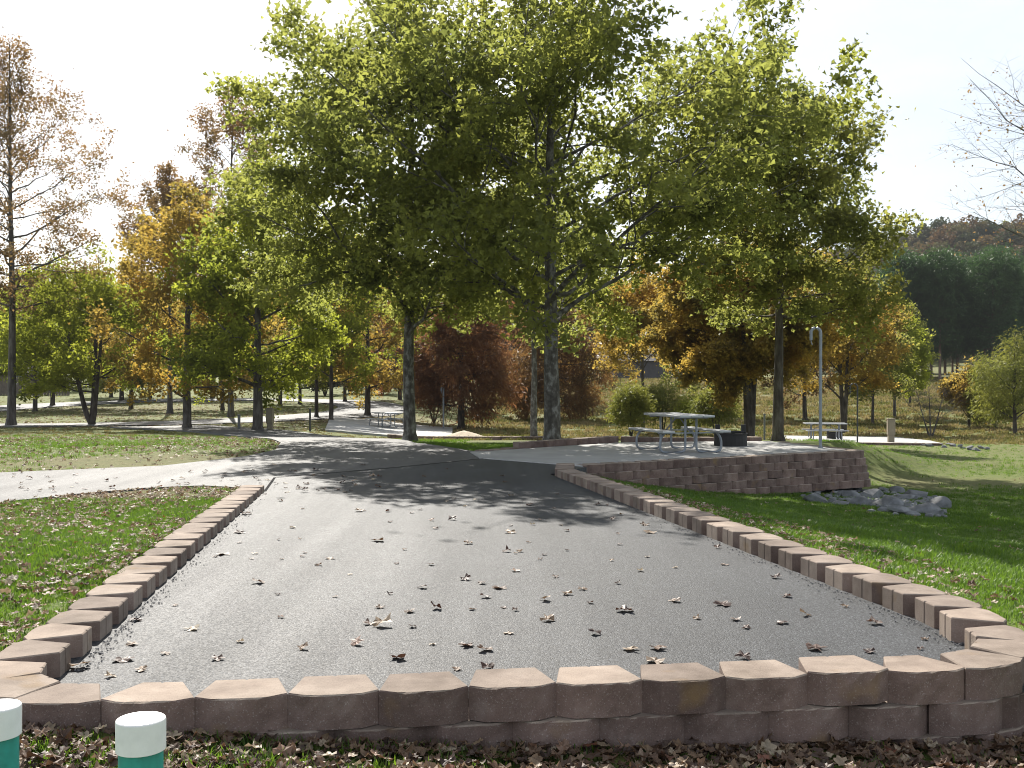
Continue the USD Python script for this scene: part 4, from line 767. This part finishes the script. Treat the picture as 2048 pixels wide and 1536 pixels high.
# pine grove on the right
PINE_S = [1.0, 1.06, 0.92, 1.12, 0.97, 1.03, 0.9, 1.1]
gp = 'dark pines of the grove on the right'
pine_protos = []
pr = np.random.default_rng(77)
spots = [(1798, 168, 535), (1830, 175, 520), (1862, 165, 528), (1890, 178, 515), (1915, 166, 522), (1945, 172, 512), (1970, 164, 520), (1996, 176, 505), (2020, 167, 512), (2045, 174, 505), (2075, 168, 515), (1845, 190, 520), (1905, 192, 512), (1960, 190, 508), (2030, 192, 505), (1812, 160, 560), (1880, 158, 545), (1985, 157, 545)]
for q, (px, Y, top) in enumerate(spots):
    lab = {0: 'dark pine forming the left edge of the grove', 15: 'lower dark pine standing in front of the grove at its left side', 10: 'dark pine of the grove cut off by the right picture edge', 16: 'nearer dark pine at the front middle of the grove', 17: 'nearer dark pine at the front of the grove, above the small orange tree'}.get(q, 'tall dark green pine inside the grove on the right')
    if q < 3:
        pine_protos.append(tree_px('pine_tree', lab, 'tree', px, Y, top, 700, 46, 5.5, 'leaf_pine', 'bark_red', 200 + q, n1=52, n2=7, n3=4, leaves=17000, lsize=0.62, lkind='sliver', env=env_spread, elev=(0, 35), droop=0.05, group=gp, twig=0.8))
    else:
        x = EYE(px, Y); d_ = dup(pine_protos[q % 3], (x, Y, ground_z(x, Y) - 0.05), float(pr.uniform(0, 360)), lab, gp); k_ = PINE_S[q % 8]; UsdGeom.Xformable(d_).AddScaleOp().Set(Gf.Vec3f(k_ * 0.95, k_ * 0.95, k_))

# ------------------------------------------------------------------ fence, shed, far houses
fz = 107.0
fn = thing('wooden_fence', 'long dark wooden picket fence at the far left beyond the lane', 'fence')
fxs = np.arange(EYE(-60, fz), EYE(139, fz), 0.30); fr_ = np.random.default_rng(3)
for x in fxs:
    g = ground_z(x, fz); h = 1.85 + fr_.normal(0, 0.05); obj('picket', box(x, x + 0.24, fz - 0.012, fz + 0.012 + fr_.uniform(0, 0.03), g, g + h, 0), 'fence_wood', fn)
for z in (0.5, 1.5): obj('rail', box(fxs[0], fxs[-1] + 0.14, fz + 0.03, fz + 0.08, ground_z(fxs[0], fz) + z, ground_z(fxs[0], fz) + z + 0.09, 0), 'fence_wood', fn)
def gable_house(name, label, cat, x, y, z, w, d, h, rh, rot, wallm, roofm, windows=1, hip=False):
    t = thing(name, label, cat, (x, y, z), rot)
    obj('wall', box(-w / 2, w / 2, -d / 2, d / 2, -1.0, h, 0), wallm, t)
    e = 0.4; r = [(-w / 2 - e, -d / 2 - e, h + 0.01), (w / 2 + e, -d / 2 - e, h + 0.01), (w / 2 + e, d / 2 + e, h + 0.01), (-w / 2 - e, d / 2 + e, h + 0.01)]
    ins = d / 2 if hip else 0
    r += [(-w / 2 - e + ins, 0, h + rh), (w / 2 + e - ins, 0, h + rh)]
    obj('roof', (np.array(r), np.array([(0, 1, 5), (0, 5, 4), (2, 3, 4), (2, 4, 5), (0, 4, 3), (1, 2, 5), (0, 3, 2), (0, 2, 1)])), roofm, t)
    for k in range(windows):
        wx = -w / 2 + w * (k + 0.5) / windows
        wn = obj('window', box(wx - 0.55, wx + 0.55, -d / 2 - 0.06, -d / 2 - 0.005, 0.9, 2.1, 0), 'pvc_white', t); obj('pane', box(wx - 0.46, wx + 0.46, -d / 2 - 0.075, -d / 2 - 0.062, 1.0, 2.0, 0), 'window_glass', wn)
    return t
gable_house('garden_shed', 'small shed with a low gable roof behind the far wooden fence', 'shed', EYE(45, 116), 116, ground_z(EYE(45, 116), 116), 4.6, 3.5, 1.95, 1.0, 5, 'fence_wood', 'roof_shingle', 1)
hx_, hy_ = EYE(1796, 372), 372.0
gable_house('hillside_house', 'grey house with hipped roof on the wooded hillside above the pines', 'house', hx_, hy_, ground_z(hx_, hy_) + 1.0, 9, 8, 5.0, 2.2, 20, 'house_wall', 'house_wall', 2, True)
gable_house('far_house', 'low dark house at the far edge of the meadow, seen between orange trees', 'house', EYE(1300, 165), 165, ground_z(EYE(1300, 165), 165), 15, 8, 2.6, 1.8, -4, 'dark_siding', 'dark_siding', 0)
gable_house('far_house', 'small pale far house glimpsed left of the sycamore trunk', 'house', EYE(755, 170), 170, ground_z(EYE(755, 170), 170), 9, 7, 2.6, 1.6, 8, 'house_wall', 'roof_shingle', 2)

# ------------------------------------------------------------------ far woods (one mass): clumpy crowns on trunks
def wood_proto(seed, H, R, base, n, ls):
    r = np.random.default_rng(seed); lob = [(r.normal(0, 0.38 * R), r.normal(0, 0.38 * R), base + (H - base) * r.uniform(0.3, 0.8), R * r.uniform(0.45, 0.7)) for _ in range(9)]
    P = []
    for _ in range(n):
        cx, cy, cz, rad = lob[r.integers(9)]; d = r.normal(size=3); d /= np.linalg.norm(d); d[2] = d[2] * 0.9 + 0.1
        P.append(np.array([cx, cy, cz]) + d * rad * r.uniform(0.6, 1.05))
    P = np.array(P); v, f = leaf_mesh(r, P, ls, 'kite', 0.3)
    tv, tf = tubes(np.array([[(0, 0, -1), (0.1, 0, base), (0, 0.1, H * 0.8)]], float), np.array([[0.25, 0.2, 0.05]]), 5)
    return (v, f), (tv, tf)
def instancer(name, label, cat, protos, mats, pts, idx, yaw, scale, tilt=None):
    pi = UsdGeom.PointInstancer.Define(stage, '/World/' + name); targets = []
    for q, p in enumerate(protos):
        path = '/World/%s/%s' % (name, numbered('/World/' + name + '/prototype').rsplit('/', 1)[1])
        if isinstance(p, list):
            UsdGeom.Xform.Define(stage, path)
            for w, (m, mt) in enumerate(p): usdkit.mesh(stage, path + '/' + ('crown', 'trunk')[w], m, L + mt)
        else: usdkit.mesh(stage, path, p, L + mats)
        targets.append(Sdf.Path(path))
    pi.CreatePrototypesRel().SetTargets(targets)
    n = len(pts); pi.CreatePositionsAttr(Vt.Vec3fArray.FromNumpy(np.asarray(pts, np.float32))); pi.CreateProtoIndicesAttr(Vt.IntArray.FromNumpy(np.asarray(idx, np.int32)))
    yaw = np.asarray(yaw); q4 = np.c_[np.cos(yaw / 2), np.zeros(n), np.zeros(n), np.sin(yaw / 2)]
    if tilt is not None:                                       # tilt about a random horizontal axis, then yaw
        ax = np.random.default_rng(1).uniform(0, 6.28, n); c, s = np.cos(tilt / 2), np.sin(tilt / 2)
        b = np.c_[c, s * np.cos(ax), s * np.sin(ax), np.zeros(n)]; a = q4
        q4 = np.c_[a[:, 0] * b[:, 0] - a[:, 3] * b[:, 3], a[:, 0] * b[:, 1] - a[:, 3] * b[:, 2], a[:, 0] * b[:, 2] + a[:, 3] * b[:, 1], a[:, 3] * b[:, 0] + a[:, 0] * b[:, 3]]
    pi.CreateOrientationsAttr(Vt.QuathArray([Gf.Quath(float(a), float(b), float(c), float(d)) for a, b, c, d in q4]))
    sc = np.asarray(scale, np.float32); sc = np.repeat(sc[:, None], 3, 1) if sc.ndim == 1 else sc
    pi.CreateScalesAttr(Vt.Vec3fArray.FromNumpy(sc))
    meta(pi.GetPrim(), label, cat, kind='stuff')
    return pi
wp = [wood_proto(400 + q, 11 + 2 * (q % 3), 4.2, 2.5, 620, 1.1) for q in range(5)]
protos = [[(a, 'forest_leaf'), (b, 'bark_dark')] for a, b in wp]
wr = np.random.default_rng(31)
hp = [(x + wr.uniform(-3, 3), y + wr.uniform(-3, 3)) for x in np.arange(30, 330, 7.0) for y in np.arange(255, 500, 8.0) if x > 60 + (y - 255) * 0.1 and x / y > 0.20 and x / y < 0.62]
hp = np.array(hp)
hp = hp[np.hypot(hp[:, 0] - hx_, (hp[:, 1] - hy_ + 10) * 0.6) > 9]
instancer('hill_forest', 'hazy autumn woods covering the hillside behind the pine grove', 'woods', protos, None, np.c_[hp, height(hp[:, 0], hp[:, 1])], wr.integers(0, 5, len(hp)), wr.uniform(0, 6.28, len(hp)), wr.uniform(0.75, 1.25, len(hp)))
tl = np.array([(x + wr.uniform(-3, 3), 205 + wr.uniform(-22, 25) + 0.0004 * x * x) for x in np.arange(-170, 66, 2.2)])
instancer('distant_treeline', 'dark line of distant trees along the far side of the meadow', 'woods', protos, None, np.c_[tl, height(tl[:, 0], tl[:, 1])], wr.integers(0, 5, len(tl)), wr.uniform(0, 6.28, len(tl)), wr.uniform(0.85, 1.45, len(tl)))
M('thicket_twig', {'oi': ('object_info', {}), 'g': ('geometry', {}), 'ml': ('math', {'math_type': 'multiply', 'value2': 0.5}), 'm2': ('math', {'math_type': 'multiply', 'value2': 0.5}), 'ad': ('math', {'math_type': 'add'}),
                   'r': ('rgb_ramp', {'ramp': [(0.0, (0.045, 0.045, 0.03)), (0.4, (0.085, 0.075, 0.05)), (0.7, (0.12, 0.095, 0.065)), (1.0, (0.15, 0.13, 0.05))]}), 'p': ('principled_bsdf', {'roughness': 0.8, 'specular_ior_level': 0.2}), 'tb': ('translucent_bsdf', {}), 'mx': ('mix_closure', {'fac': 0.4})},
  [('oi.random', 'ml.value1'), ('g.random_per_island', 'm2.value1'), ('ml.value', 'ad.value1'), ('m2.value', 'ad.value2'), ('ad.value', 'r.fac'), ('r.color', 'p.base_color'), ('r.color', 'tb.color'), ('p.BSDF', 'mx.closure1'), ('tb.BSDF', 'mx.closure2')], surface='mx.closure')
bw_ = [wood_proto(440 + q, 4.2 + 0.8 * q, 2.0, 0.4, 700, 0.42) for q in range(4)]
bp = np.array([(x + wr.uniform(-1.5, 1.5), 132 + wr.uniform(-7, 16) - (x > -20) * 4) for x in np.arange(-78, 8, 0.8) for _ in (0,) if not (-52 < x < -46)])
instancer('thicket', 'grey-brown brushwood thicket along the far side of the lawns, behind the loop lane', 'brushwood', [[(a, 'thicket_twig'), (b, 'bark_grey')] for a, b in bw_], None, np.c_[bp, height(bp[:, 0], bp[:, 1])], wr.integers(0, 4, len(bp)), wr.uniform(0, 6.28, len(bp)), wr.uniform(0.7, 1.35, len(bp)))
# crest trees that stand out against the sky
for q, (px, top, lm, lb) in enumerate([(1852, 470, 'leaf_brown', 'russet round tree standing out on the hill crest'), (1895, 458, 'leaf_pine', 'dark green tree standing out on the hill crest'), (1735, 478, 'leaf_olive', 'olive tree at the low left end of the hill crest'), (2010, 448, 'leaf_olive', 'broad olive tree on the highest part of the hill crest')]):
    Y = 452.0; x = EYE(px, Y); zg = ground_z(x, Y); H = HC + (HY - top) * Y / F - zg
    build_tree('hill_tree', lb, 'tree', x, Y, max(H, 12), max(H, 12) * 0.35, 7.5, 0.35, lm, 'bark_dark', 500 + q, n1=22, n2=6, n3=4, leaves=2600, lsize=1.1)

# ------------------------------------------------------------------ haze: thin autumn air over the whole place
usdkit.material(stage, L + 'haze_look', {'v': ('principled_volume', {'color': (0.90, 0.93, 1.0), 'density': 0.0001, 'anisotropy': 0.2})}, [], volume='v.volume')
hb = trimesh.creation.box([1300, 1160, 132]); hbv = np.array(hb.vertices) + [0, 240, 62]
obj('haze', (hbv, np.array(hb.faces)), 'haze_look', kind='stuff')

# ------------------------------------------------------------------ grass and fallen leaves
def dead_leaf(rng, size, curl=1.0):
    k = 20; a = np.linspace(0, 2 * np.pi, k, endpoint=False) + rng.normal(0, 0.05, k)
    lobes = 0.70 + 0.30 * np.abs(np.cos(2.5 * (a - np.pi / 2))) ** 1.4
    r = lobes * rng.uniform(0.85, 1.1, k) * np.where(np.abs((a - 1.5 * np.pi + np.pi) % (2 * np.pi) - np.pi) < 0.35, 0.45, 1.0)
    inner = np.c_[0.5 * r * np.cos(a), 0.5 * r * np.sin(a)]; outer = np.c_[r * np.cos(a), r * np.sin(a)]
    P = np.vstack([[[0, 0]], inner, outer]); ph = rng.uniform(0, 6.28); u = P @ [math.cos(ph), math.sin(ph)]; w = P @ [-math.sin(ph), math.cos(ph)]
    rad = np.linalg.norm(P, axis=1); an = np.arctan2(P[:, 1], P[:, 0]); p2 = rng.uniform(0, 6.28)
    z = curl * (rng.uniform(0.2, 0.9) * np.maximum(u, 0) ** 2 + rng.uniform(-0.2, 0.35) * w + 0.30 * rad * np.sin(3 * an + p2) + 0.14 * rad * np.sin(7 * an + ph)) + rng.normal(0, 0.06 * curl, len(P))
    th = curl * rng.uniform(0.2, 0.7) * np.abs(u)
    V = np.c_[(u * np.cos(th)), w, z]; V = V * size * 0.5
    i = np.arange(k); j = (i + 1) % k
    Fm = np.vstack([np.c_[np.zeros(k, int), 1 + i, 1 + j], np.c_[1 + i, 1 + k + i, 1 + k + j], np.c_[1 + i, 1 + k + j, 1 + j]])
    # stem
    st = np.array([(0, -0.45, 0.0), (0.03, -0.45, 0.0), (0.05, -0.95, 0.12)]) * size * 0.5; n = len(V)
    V = np.vstack([V, st]); Fm = np.vstack([Fm, [(n, n + 1, n + 2)]])
    V[:, 2] -= V[:, 2].min(); return V, Fm
lr = np.random.default_rng(91)
def lawn_points(n, xr, yr, test, rng, dens=None):
    out = []
    while sum(map(len, out)) < n:
        p = np.c_[rng.uniform(*xr, n * 2), rng.uniform(*yr, n * 2)]; p = p[test(p[:, 0], p[:, 1])]; out.append(p)
    return np.vstack(out)[:n]
hard = roads.union(pad).union(slab).union(sites[0][0]).union(sites[1][0])
shapely.prepare(hard)
def off(x, y): return ~shapely.contains_xy(hard, x, y)
def left_lawn(x, y): return (x < OL(np.clip(y, 5.3, 14)) - 0.02) & (x > -y * 0.60 - 0.9) & off(x, y) & (y > 4.9)
def front_strip(x, y): return (y < np.where(x < -1.5, 4.31, 4.355 + 0.15 * (x + 1.5)) - np.where(x > 1.7, -0.1, 0.0)) & (np.abs(x) < y * 0.53 + 0.1)
def right_lawn(x, y):
    s = (x - WA[0]) * wnrm[0] + (y - WA[1]) * wnrm[1]
    return (x > OR(np.clip(y, 4.6, 16.5)) + 0.02) & (x < y * 0.60 + 1.0) & ((s < -0.12) | (x > 7.6 + 0.0 * y)) & off(x, y)
def mid_lawn(x, y): return (x > -y * 0.5) & (x < -1.2) & off(x, y)

def tuft(rng, n, h, spread):
    parts = []
    for _ in range(n):
        a = rng.uniform(0, 6.28); r = spread * math.sqrt(rng.random()); b = rng.uniform(0, 6.28); l = h * rng.uniform(0.5, 1.15); w = rng.uniform(0.0018, 0.0032); bend_ = rng.uniform(0.15, 0.75) * l
        c = np.array([r * math.cos(a), r * math.sin(a), 0]); d = np.array([math.cos(b), math.sin(b), 0]); s = np.array([-d[1], d[0], 0]) * w
        parts.append((np.array([c - s, c + s, c + d * bend_ * 0.35 + [0, 0, 0.6 * l] + s * 0.8, c + d * bend_ * 0.35 + [0, 0, 0.6 * l] - s * 0.8, c + d * bend_ + [0, 0, l * 0.92]]), np.array([(0, 1, 2), (0, 2, 3), (3, 2, 4)])))
    return cat_mesh(parts)
tp = [tuft(lr, 16, 0.055, 0.06) for _ in range(4)] + [tuft(lr, 16, 0.04, 0.07) for _ in range(2)]
def dens_keep(p, rng):                                          # lawns thin out with distance, bare spots stay
    g = fbm(p[:, 0] * 0.9, p[:, 1] * 0.9, 21) ; return rng.random(len(p)) < np.clip(0.72 + 1.6 * g, 0.1, 1)
gl = lawn_points(23000, (-9.0, -2.2), (4.9, 14.4), left_lawn, lr); gl = gl[dens_keep(gl, lr) & (masks(gl[:, 0], gl[:, 1])[0] > 0.35 + 0.45 * lr.random(len(gl)))]
gr_ = lawn_points(34000, (1.0, 15), (5.0, 24), right_lawn, lr); gr_ = gr_[(lr.random(len(gr_)) < np.clip(1.25 - gr_[:, 1] / 26, 0.2, 1)) & (masks(gr_[:, 0], gr_[:, 1])[0] > 0.3 + 0.4 * lr.random(len(gr_)))]
gf = lawn_points(3600, (-2.4, 2.6), (3.75, 4.95), front_strip, lr); gf = gf[lr.random(len(gf)) < np.clip(0.42 - 0.20 * (gf[:, 0] + 1.2), 0.05, 1)]
gm_ = lawn_points(9000, (-15, -1.2), (14.5, 32), mid_lawn, lr); gm_ = gm_[(lr.random(len(gm_)) < np.clip(1.15 - gm_[:, 1] / 40, 0.1, 1)) & (masks(gm_[:, 0], gm_[:, 1])[0] > 0.22 + 0.35 * lr.random(len(gm_)))]
grr = lawn_points(7000, (6, 24), (22, 44), lambda x, y: (x < y * 0.52) & off(x, y) & (x > 8.0), lr); grr = grr[masks(grr[:, 0], grr[:, 1])[0] > 0.35 + 0.3 * lr.random(len(grr))]
gi = lawn_points(2500, (-3.2, 1.6), (19.8, 25.5), lambda x, y: (x > -2.4 + 0) & off(x, y) & ((x - WA[0]) * wnrm[0] + (y - WA[1]) * wnrm[1] > 0), lr)
gs_ = np.r_[np.ones(len(gl) + len(gr_) + len(gf) + len(gi)), np.full(len(gm_), 1.15), np.full(len(grr), 1.3)]
ga = np.vstack([gl, gr_, gf, gi, gm_, grr])
instancer('grass', 'short green mown grass on the lawns around the pad', 'grass', tp, 'grass_blade', np.c_[ga, height(ga[:, 0], ga[:, 1]) - 0.004], lr.integers(0, 6, len(ga)), lr.uniform(0, 6.28, len(ga)), gs_ * np.clip(1.0 + 1.3 * fbm(ga[:, 0] * 0.9, ga[:, 1] * 0.9, 77), 0.55, 1.6) * lr.uniform(0.7, 1.25, len(ga)))

# rough meadow: clumps of taller dry grass give the far lawns their grain
M('meadow_blade', {'oi': ('object_info', {}), 'g': ('geometry', {}), 'n': ('noise_texture', {'scale': 0.12, 'detail': 3.0}), 'ml': ('math', {'math_type': 'multiply', 'value2': 0.5}), 'ad': ('math', {'math_type': 'add'}),
                   'r': ('rgb_ramp', {'ramp': [(0.2, (0.07, 0.095, 0.018)), (0.5, (0.13, 0.135, 0.03)), (0.75, (0.21, 0.175, 0.06)), (1.0, (0.28, 0.215, 0.10))]}), 'p': ('principled_bsdf', {'roughness': 0.7, 'specular_ior_level': 0.2}), 'tb': ('translucent_bsdf', {}), 'mx': ('mix_closure', {'fac': 0.45})},
  [('oi.random', 'ml.value1'), ('g.position', 'n.vector'), ('n.fac', 'ad.value1'), ('ml.value', 'ad.value2'), ('ad.value', 'r.fac'), ('r.color', 'p.base_color'), ('r.color', 'tb.color'), ('p.BSDF', 'mx.closure1'), ('tb.BSDF', 'mx.closure2')], surface='mx.closure')
mt = []
for q in range(4):
    v, f = tuft(lr, 22, 0.26, 0.34); mt.append((v * [1, 1, 1], f))
for q in range(4):
    v, f = mt[q]; c = v.reshape(-1, 5, 3); mid = c[:, :2].mean(1, keepdims=True); c = np.concatenate([mid + (c[:, :4] - np.r_[0, 0, 0]) * 1.0 - mid, c[:, 4:]], 1); w_ = (c[:, 1] - c[:, 0]) * 6; c[:, 0] -= w_; c[:, 1] += w_; c[:, 2] += w_ * 0.8; c[:, 3] -= w_ * 0.8; mt[q] = (c.reshape(-1, 3), f)
gm2 = lawn_points(11000, (-3, 110), (27, 165), lambda x, y: (np.abs(x) < y * 0.52 + 1) & off(x, y) & ((x > -3) & (y > 34) & ~((x > 8) & (y < 44))) & (lr.random(x.shape) < 34 / y), lr)
gm3 = lawn_points(5000, (-60, -3), (30, 120), lambda x, y: (np.abs(x) < y * 0.52 + 1) & off(x, y) & (lr.random(x.shape) < 50 / y), lr); gm2 = np.vstack([gm2, gm3])
instancer('meadow_grass', 'tawny and green rough grass over the far meadow', 'grass', mt, 'meadow_blade', np.c_[gm2, height(gm2[:, 0], gm2[:, 1]) - 0.02], lr.integers(0, 4, len(gm2)), lr.uniform(0, 6.28, len(gm2)), np.r_[np.clip(gm2[:-5000, 1] / 80, 0.35, 1.2), np.full(5000, 0.28)] * lr.uniform(0.6, 1.3, len(gm2)))

lp = [dead_leaf(lr, 0.085, c) for c in (0.5, 0.8, 1.0, 1.2, 0.3, 0.7, 0.9, 0.6)]
l1 = lawn_points(9000, (-9.0, -2.2), (4.9, 14.4), left_lawn, lr); l1 = l1[lr.random(len(l1)) < np.clip(0.45 + 1.7 * fbm(l1[:, 0] * 0.8, l1[:, 1] * 0.8, 33) + 0.5 * np.exp(-(OL(l1[:, 1]) - l1[:, 0]) * 3), 0.12, 1)]
l2 = lawn_points(4300, (-2.4, 2.6), (3.7, 5.0), front_strip, lr); l2 = l2[lr.random(len(l2)) < np.clip(0.75 + 0.2 * l2[:, 0], 0.58, 1)]
l3 = lawn_points(1500, (1.0, 13), (5.0, 26), right_lawn, lr); k3 = np.exp(-np.abs(l3[:, 0] - OR(l3[:, 1])) / 0.7); l3 = l3[lr.random(len(l3)) < 0.18 + 0.8 * k3]
l3b = lawn_points(900, (1.0, 5), (5.0, 16), lambda x, y: right_lawn(x, y) & (x < OR(y) + 1.0), lr)
l4 = lawn_points(5200, (-14, -2.5), (15, 30), mid_lawn, lr); l4 = l4[lr.random(len(l4)) < np.clip(0.40 + 1.3 * fbm(l4[:, 0] * 0.3, l4[:, 1] * 0.3, 41), 0.1, 1)]
l5 = lawn_points(4200, (-36, -1), (46, 95), lambda x, y: mid_lawn(x, y), lr)
la = np.vstack([l1, l3, l3b, l4, l5]); far_big = np.r_[np.ones(len(l1)) * 0.66, np.ones(len(l3) + len(l3b)) * 0.6, np.ones(len(l4)) * 0.85, np.ones(len(l5)) * 1.3]
instancer('leaf_litter', 'dry brown and pale fallen leaves strewn over the grass', 'leaves', lp, 'dead_leaf', np.c_[la, height(la[:, 0], la[:, 1]) + 0.012 + 0.03 * (lr.random(len(la)) ** 2) * (la[:, 1] < 25)], lr.integers(0, 8, len(la)), lr.uniform(0, 6.28, len(la)), far_big * lr.uniform(0.6, 1.35, len(la)), tilt=np.abs(lr.normal(0, 0.33, len(la))))

instancer('leaf_bed', 'thick bed of brown fallen leaves along the foot of the front wall', 'leaves', lp, 'dead_leaf_mid', np.c_[l2, height(l2[:, 0], l2[:, 1]) + 0.012 + 0.03 * lr.random(len(l2)) ** 2], lr.integers(0, 8, len(l2)), lr.uniform(0, 6.28, len(l2)), lr.uniform(0.45, 1.0, len(l2)), tilt=np.abs(lr.normal(0, 0.32, len(l2))))

# every leaf on the asphalt is its own thing
seen = [(1632, 1300, 46), (1000, 1177, 34), (765, 1253, 52), (970, 1303, 36), (245, 1322, 46), (283, 1342, 30), (158, 1337, 44), (605, 1299, 28), (715, 1290, 34), (795, 1319, 36), (435, 1320, 30), (330, 1309, 22), (382, 1260, 34), (270, 1242, 30), (350, 1212, 16), (1095, 1242, 36), (1250, 1224, 40), (1190, 1269, 30), (1090, 1202, 28),
        (760, 1216, 22), (845, 1177, 22), (872, 1219, 26), (1350, 1204, 28), (1470, 1241, 26), (1492, 1257, 22), (1445, 1211, 40), (1610, 1232, 28), (1572, 1194, 24), (1552, 1157, 24), (1750, 1249, 36), (1565, 1248, 32), (1318, 1299, 40), (1262, 1301, 36), (1487, 1318, 34), (1310, 1326, 44), (932, 1293, 36), (1017, 1268, 24), (562, 1236, 14), (737, 1249, 26),
        (515, 1167, 30), (636, 1131, 18), (445, 1110, 40), (660, 1118, 22), (585, 1056, 16), (480, 1066, 34), (492, 1029, 26), (936, 1088, 22), (1012, 1104, 20), (1038, 1104, 18), (1031, 1143, 22), (862, 1131, 16), (965, 1168, 20), (930, 1160, 26), (970, 1196, 24), (755, 1083, 30), (720, 1023, 30), (905, 1040, 20), (870, 1058, 16), (1020, 1066, 26), (1300, 1066, 30), (1290, 1051, 20), (1060, 1011, 18),
        (825, 1255, 20), (1165, 1180, 22), (1135, 1190, 26), (1180, 1207, 16), (1235, 1168, 14), (1280, 1143, 16), (1225, 1040, 16), (1435, 1097, 18), (1450, 1130, 20), (1350, 1136, 14), (1665, 1170, 20), (1690, 1160, 22), (1690, 1215, 18), (1395, 1238, 20), (820, 1225, 26), (780, 1189, 14), (945, 1220, 18), (1007, 1217, 14), (1030, 1222, 16), (700, 1150, 10), (555, 1190, 12), (670, 1195, 10), (510, 1108, 14), (600, 1078, 10),
        (950, 1000, 12), (1080, 1040, 12), (780, 1045, 12), (840, 1020, 12), (690, 985, 12), (560, 1003, 12), (605, 1018, 10), (1240, 1090, 14), (1195, 1010, 14), (1010, 965, 12), (760, 955, 14), (1150, 962, 16), (480, 1285, 18), (915, 1340, 24), (975, 1338, 30), (865, 1290, 12), (1110, 1155, 16), (1395, 1010, 12), (1740, 1305, 30), (1850, 1280, 18), (1842, 1300, 14), (1535, 1330, 24), (1470, 1335, 30), (220, 1355, 26), (265, 1290, 28)]
ls_rng = np.random.default_rng(12)
for _ in range(60):
    px, py = ls_rng.uniform(300, 1350), ls_rng.uniform(930, 1130); seen.append((px, py, ls_rng.uniform(8, 14)))
for _ in range(70):
    px, py = ls_rng.uniform(0, 760), ls_rng.uniform(938, 985); seen.append((px, py, ls_rng.uniform(8, 15)))
padroad = pad.union(lane).buffer(-0.03)
tops = [(1250, 'x')]
for q, (px, py, w) in enumerate(seen):
    x, y = at(px, py, 0.004)
    if not padroad.contains(Point(x, y)): continue
    v, f = dead_leaf(ls_rng, float(np.clip(w * y / F * 1.0, 0.045, 0.135)), ls_rng.uniform(0.3, 0.8))
    tq = ls_rng.normal(0, 0.14); v = np.c_[v[:, 0], v[:, 1] * math.cos(tq) - v[:, 2] * math.sin(tq), v[:, 1] * math.sin(tq) + v[:, 2] * math.cos(tq)]; v[:, 2] -= v[:, 2].min()
    a = ls_rng.uniform(0, 6.28); ca, sa = math.cos(a), math.sin(a)
    v = np.c_[v[:, 0] * ca - v[:, 1] * sa + x, v[:, 0] * sa + v[:, 1] * ca + y, v[:, 2] + 0.007]
    on_lane = lane.contains(Point(x, y)) and not pad.contains(Point(x, y))
    obj('fallen_leaf', (v, f), 'dead_leaf_dark', label='dry curled leaf lying on the sunlit cross lane' if on_lane else 'dry curled brown leaf lying on the asphalt pad', cat='leaf', group='leaves on the cross lane' if on_lane else 'leaves on the asphalt pad')
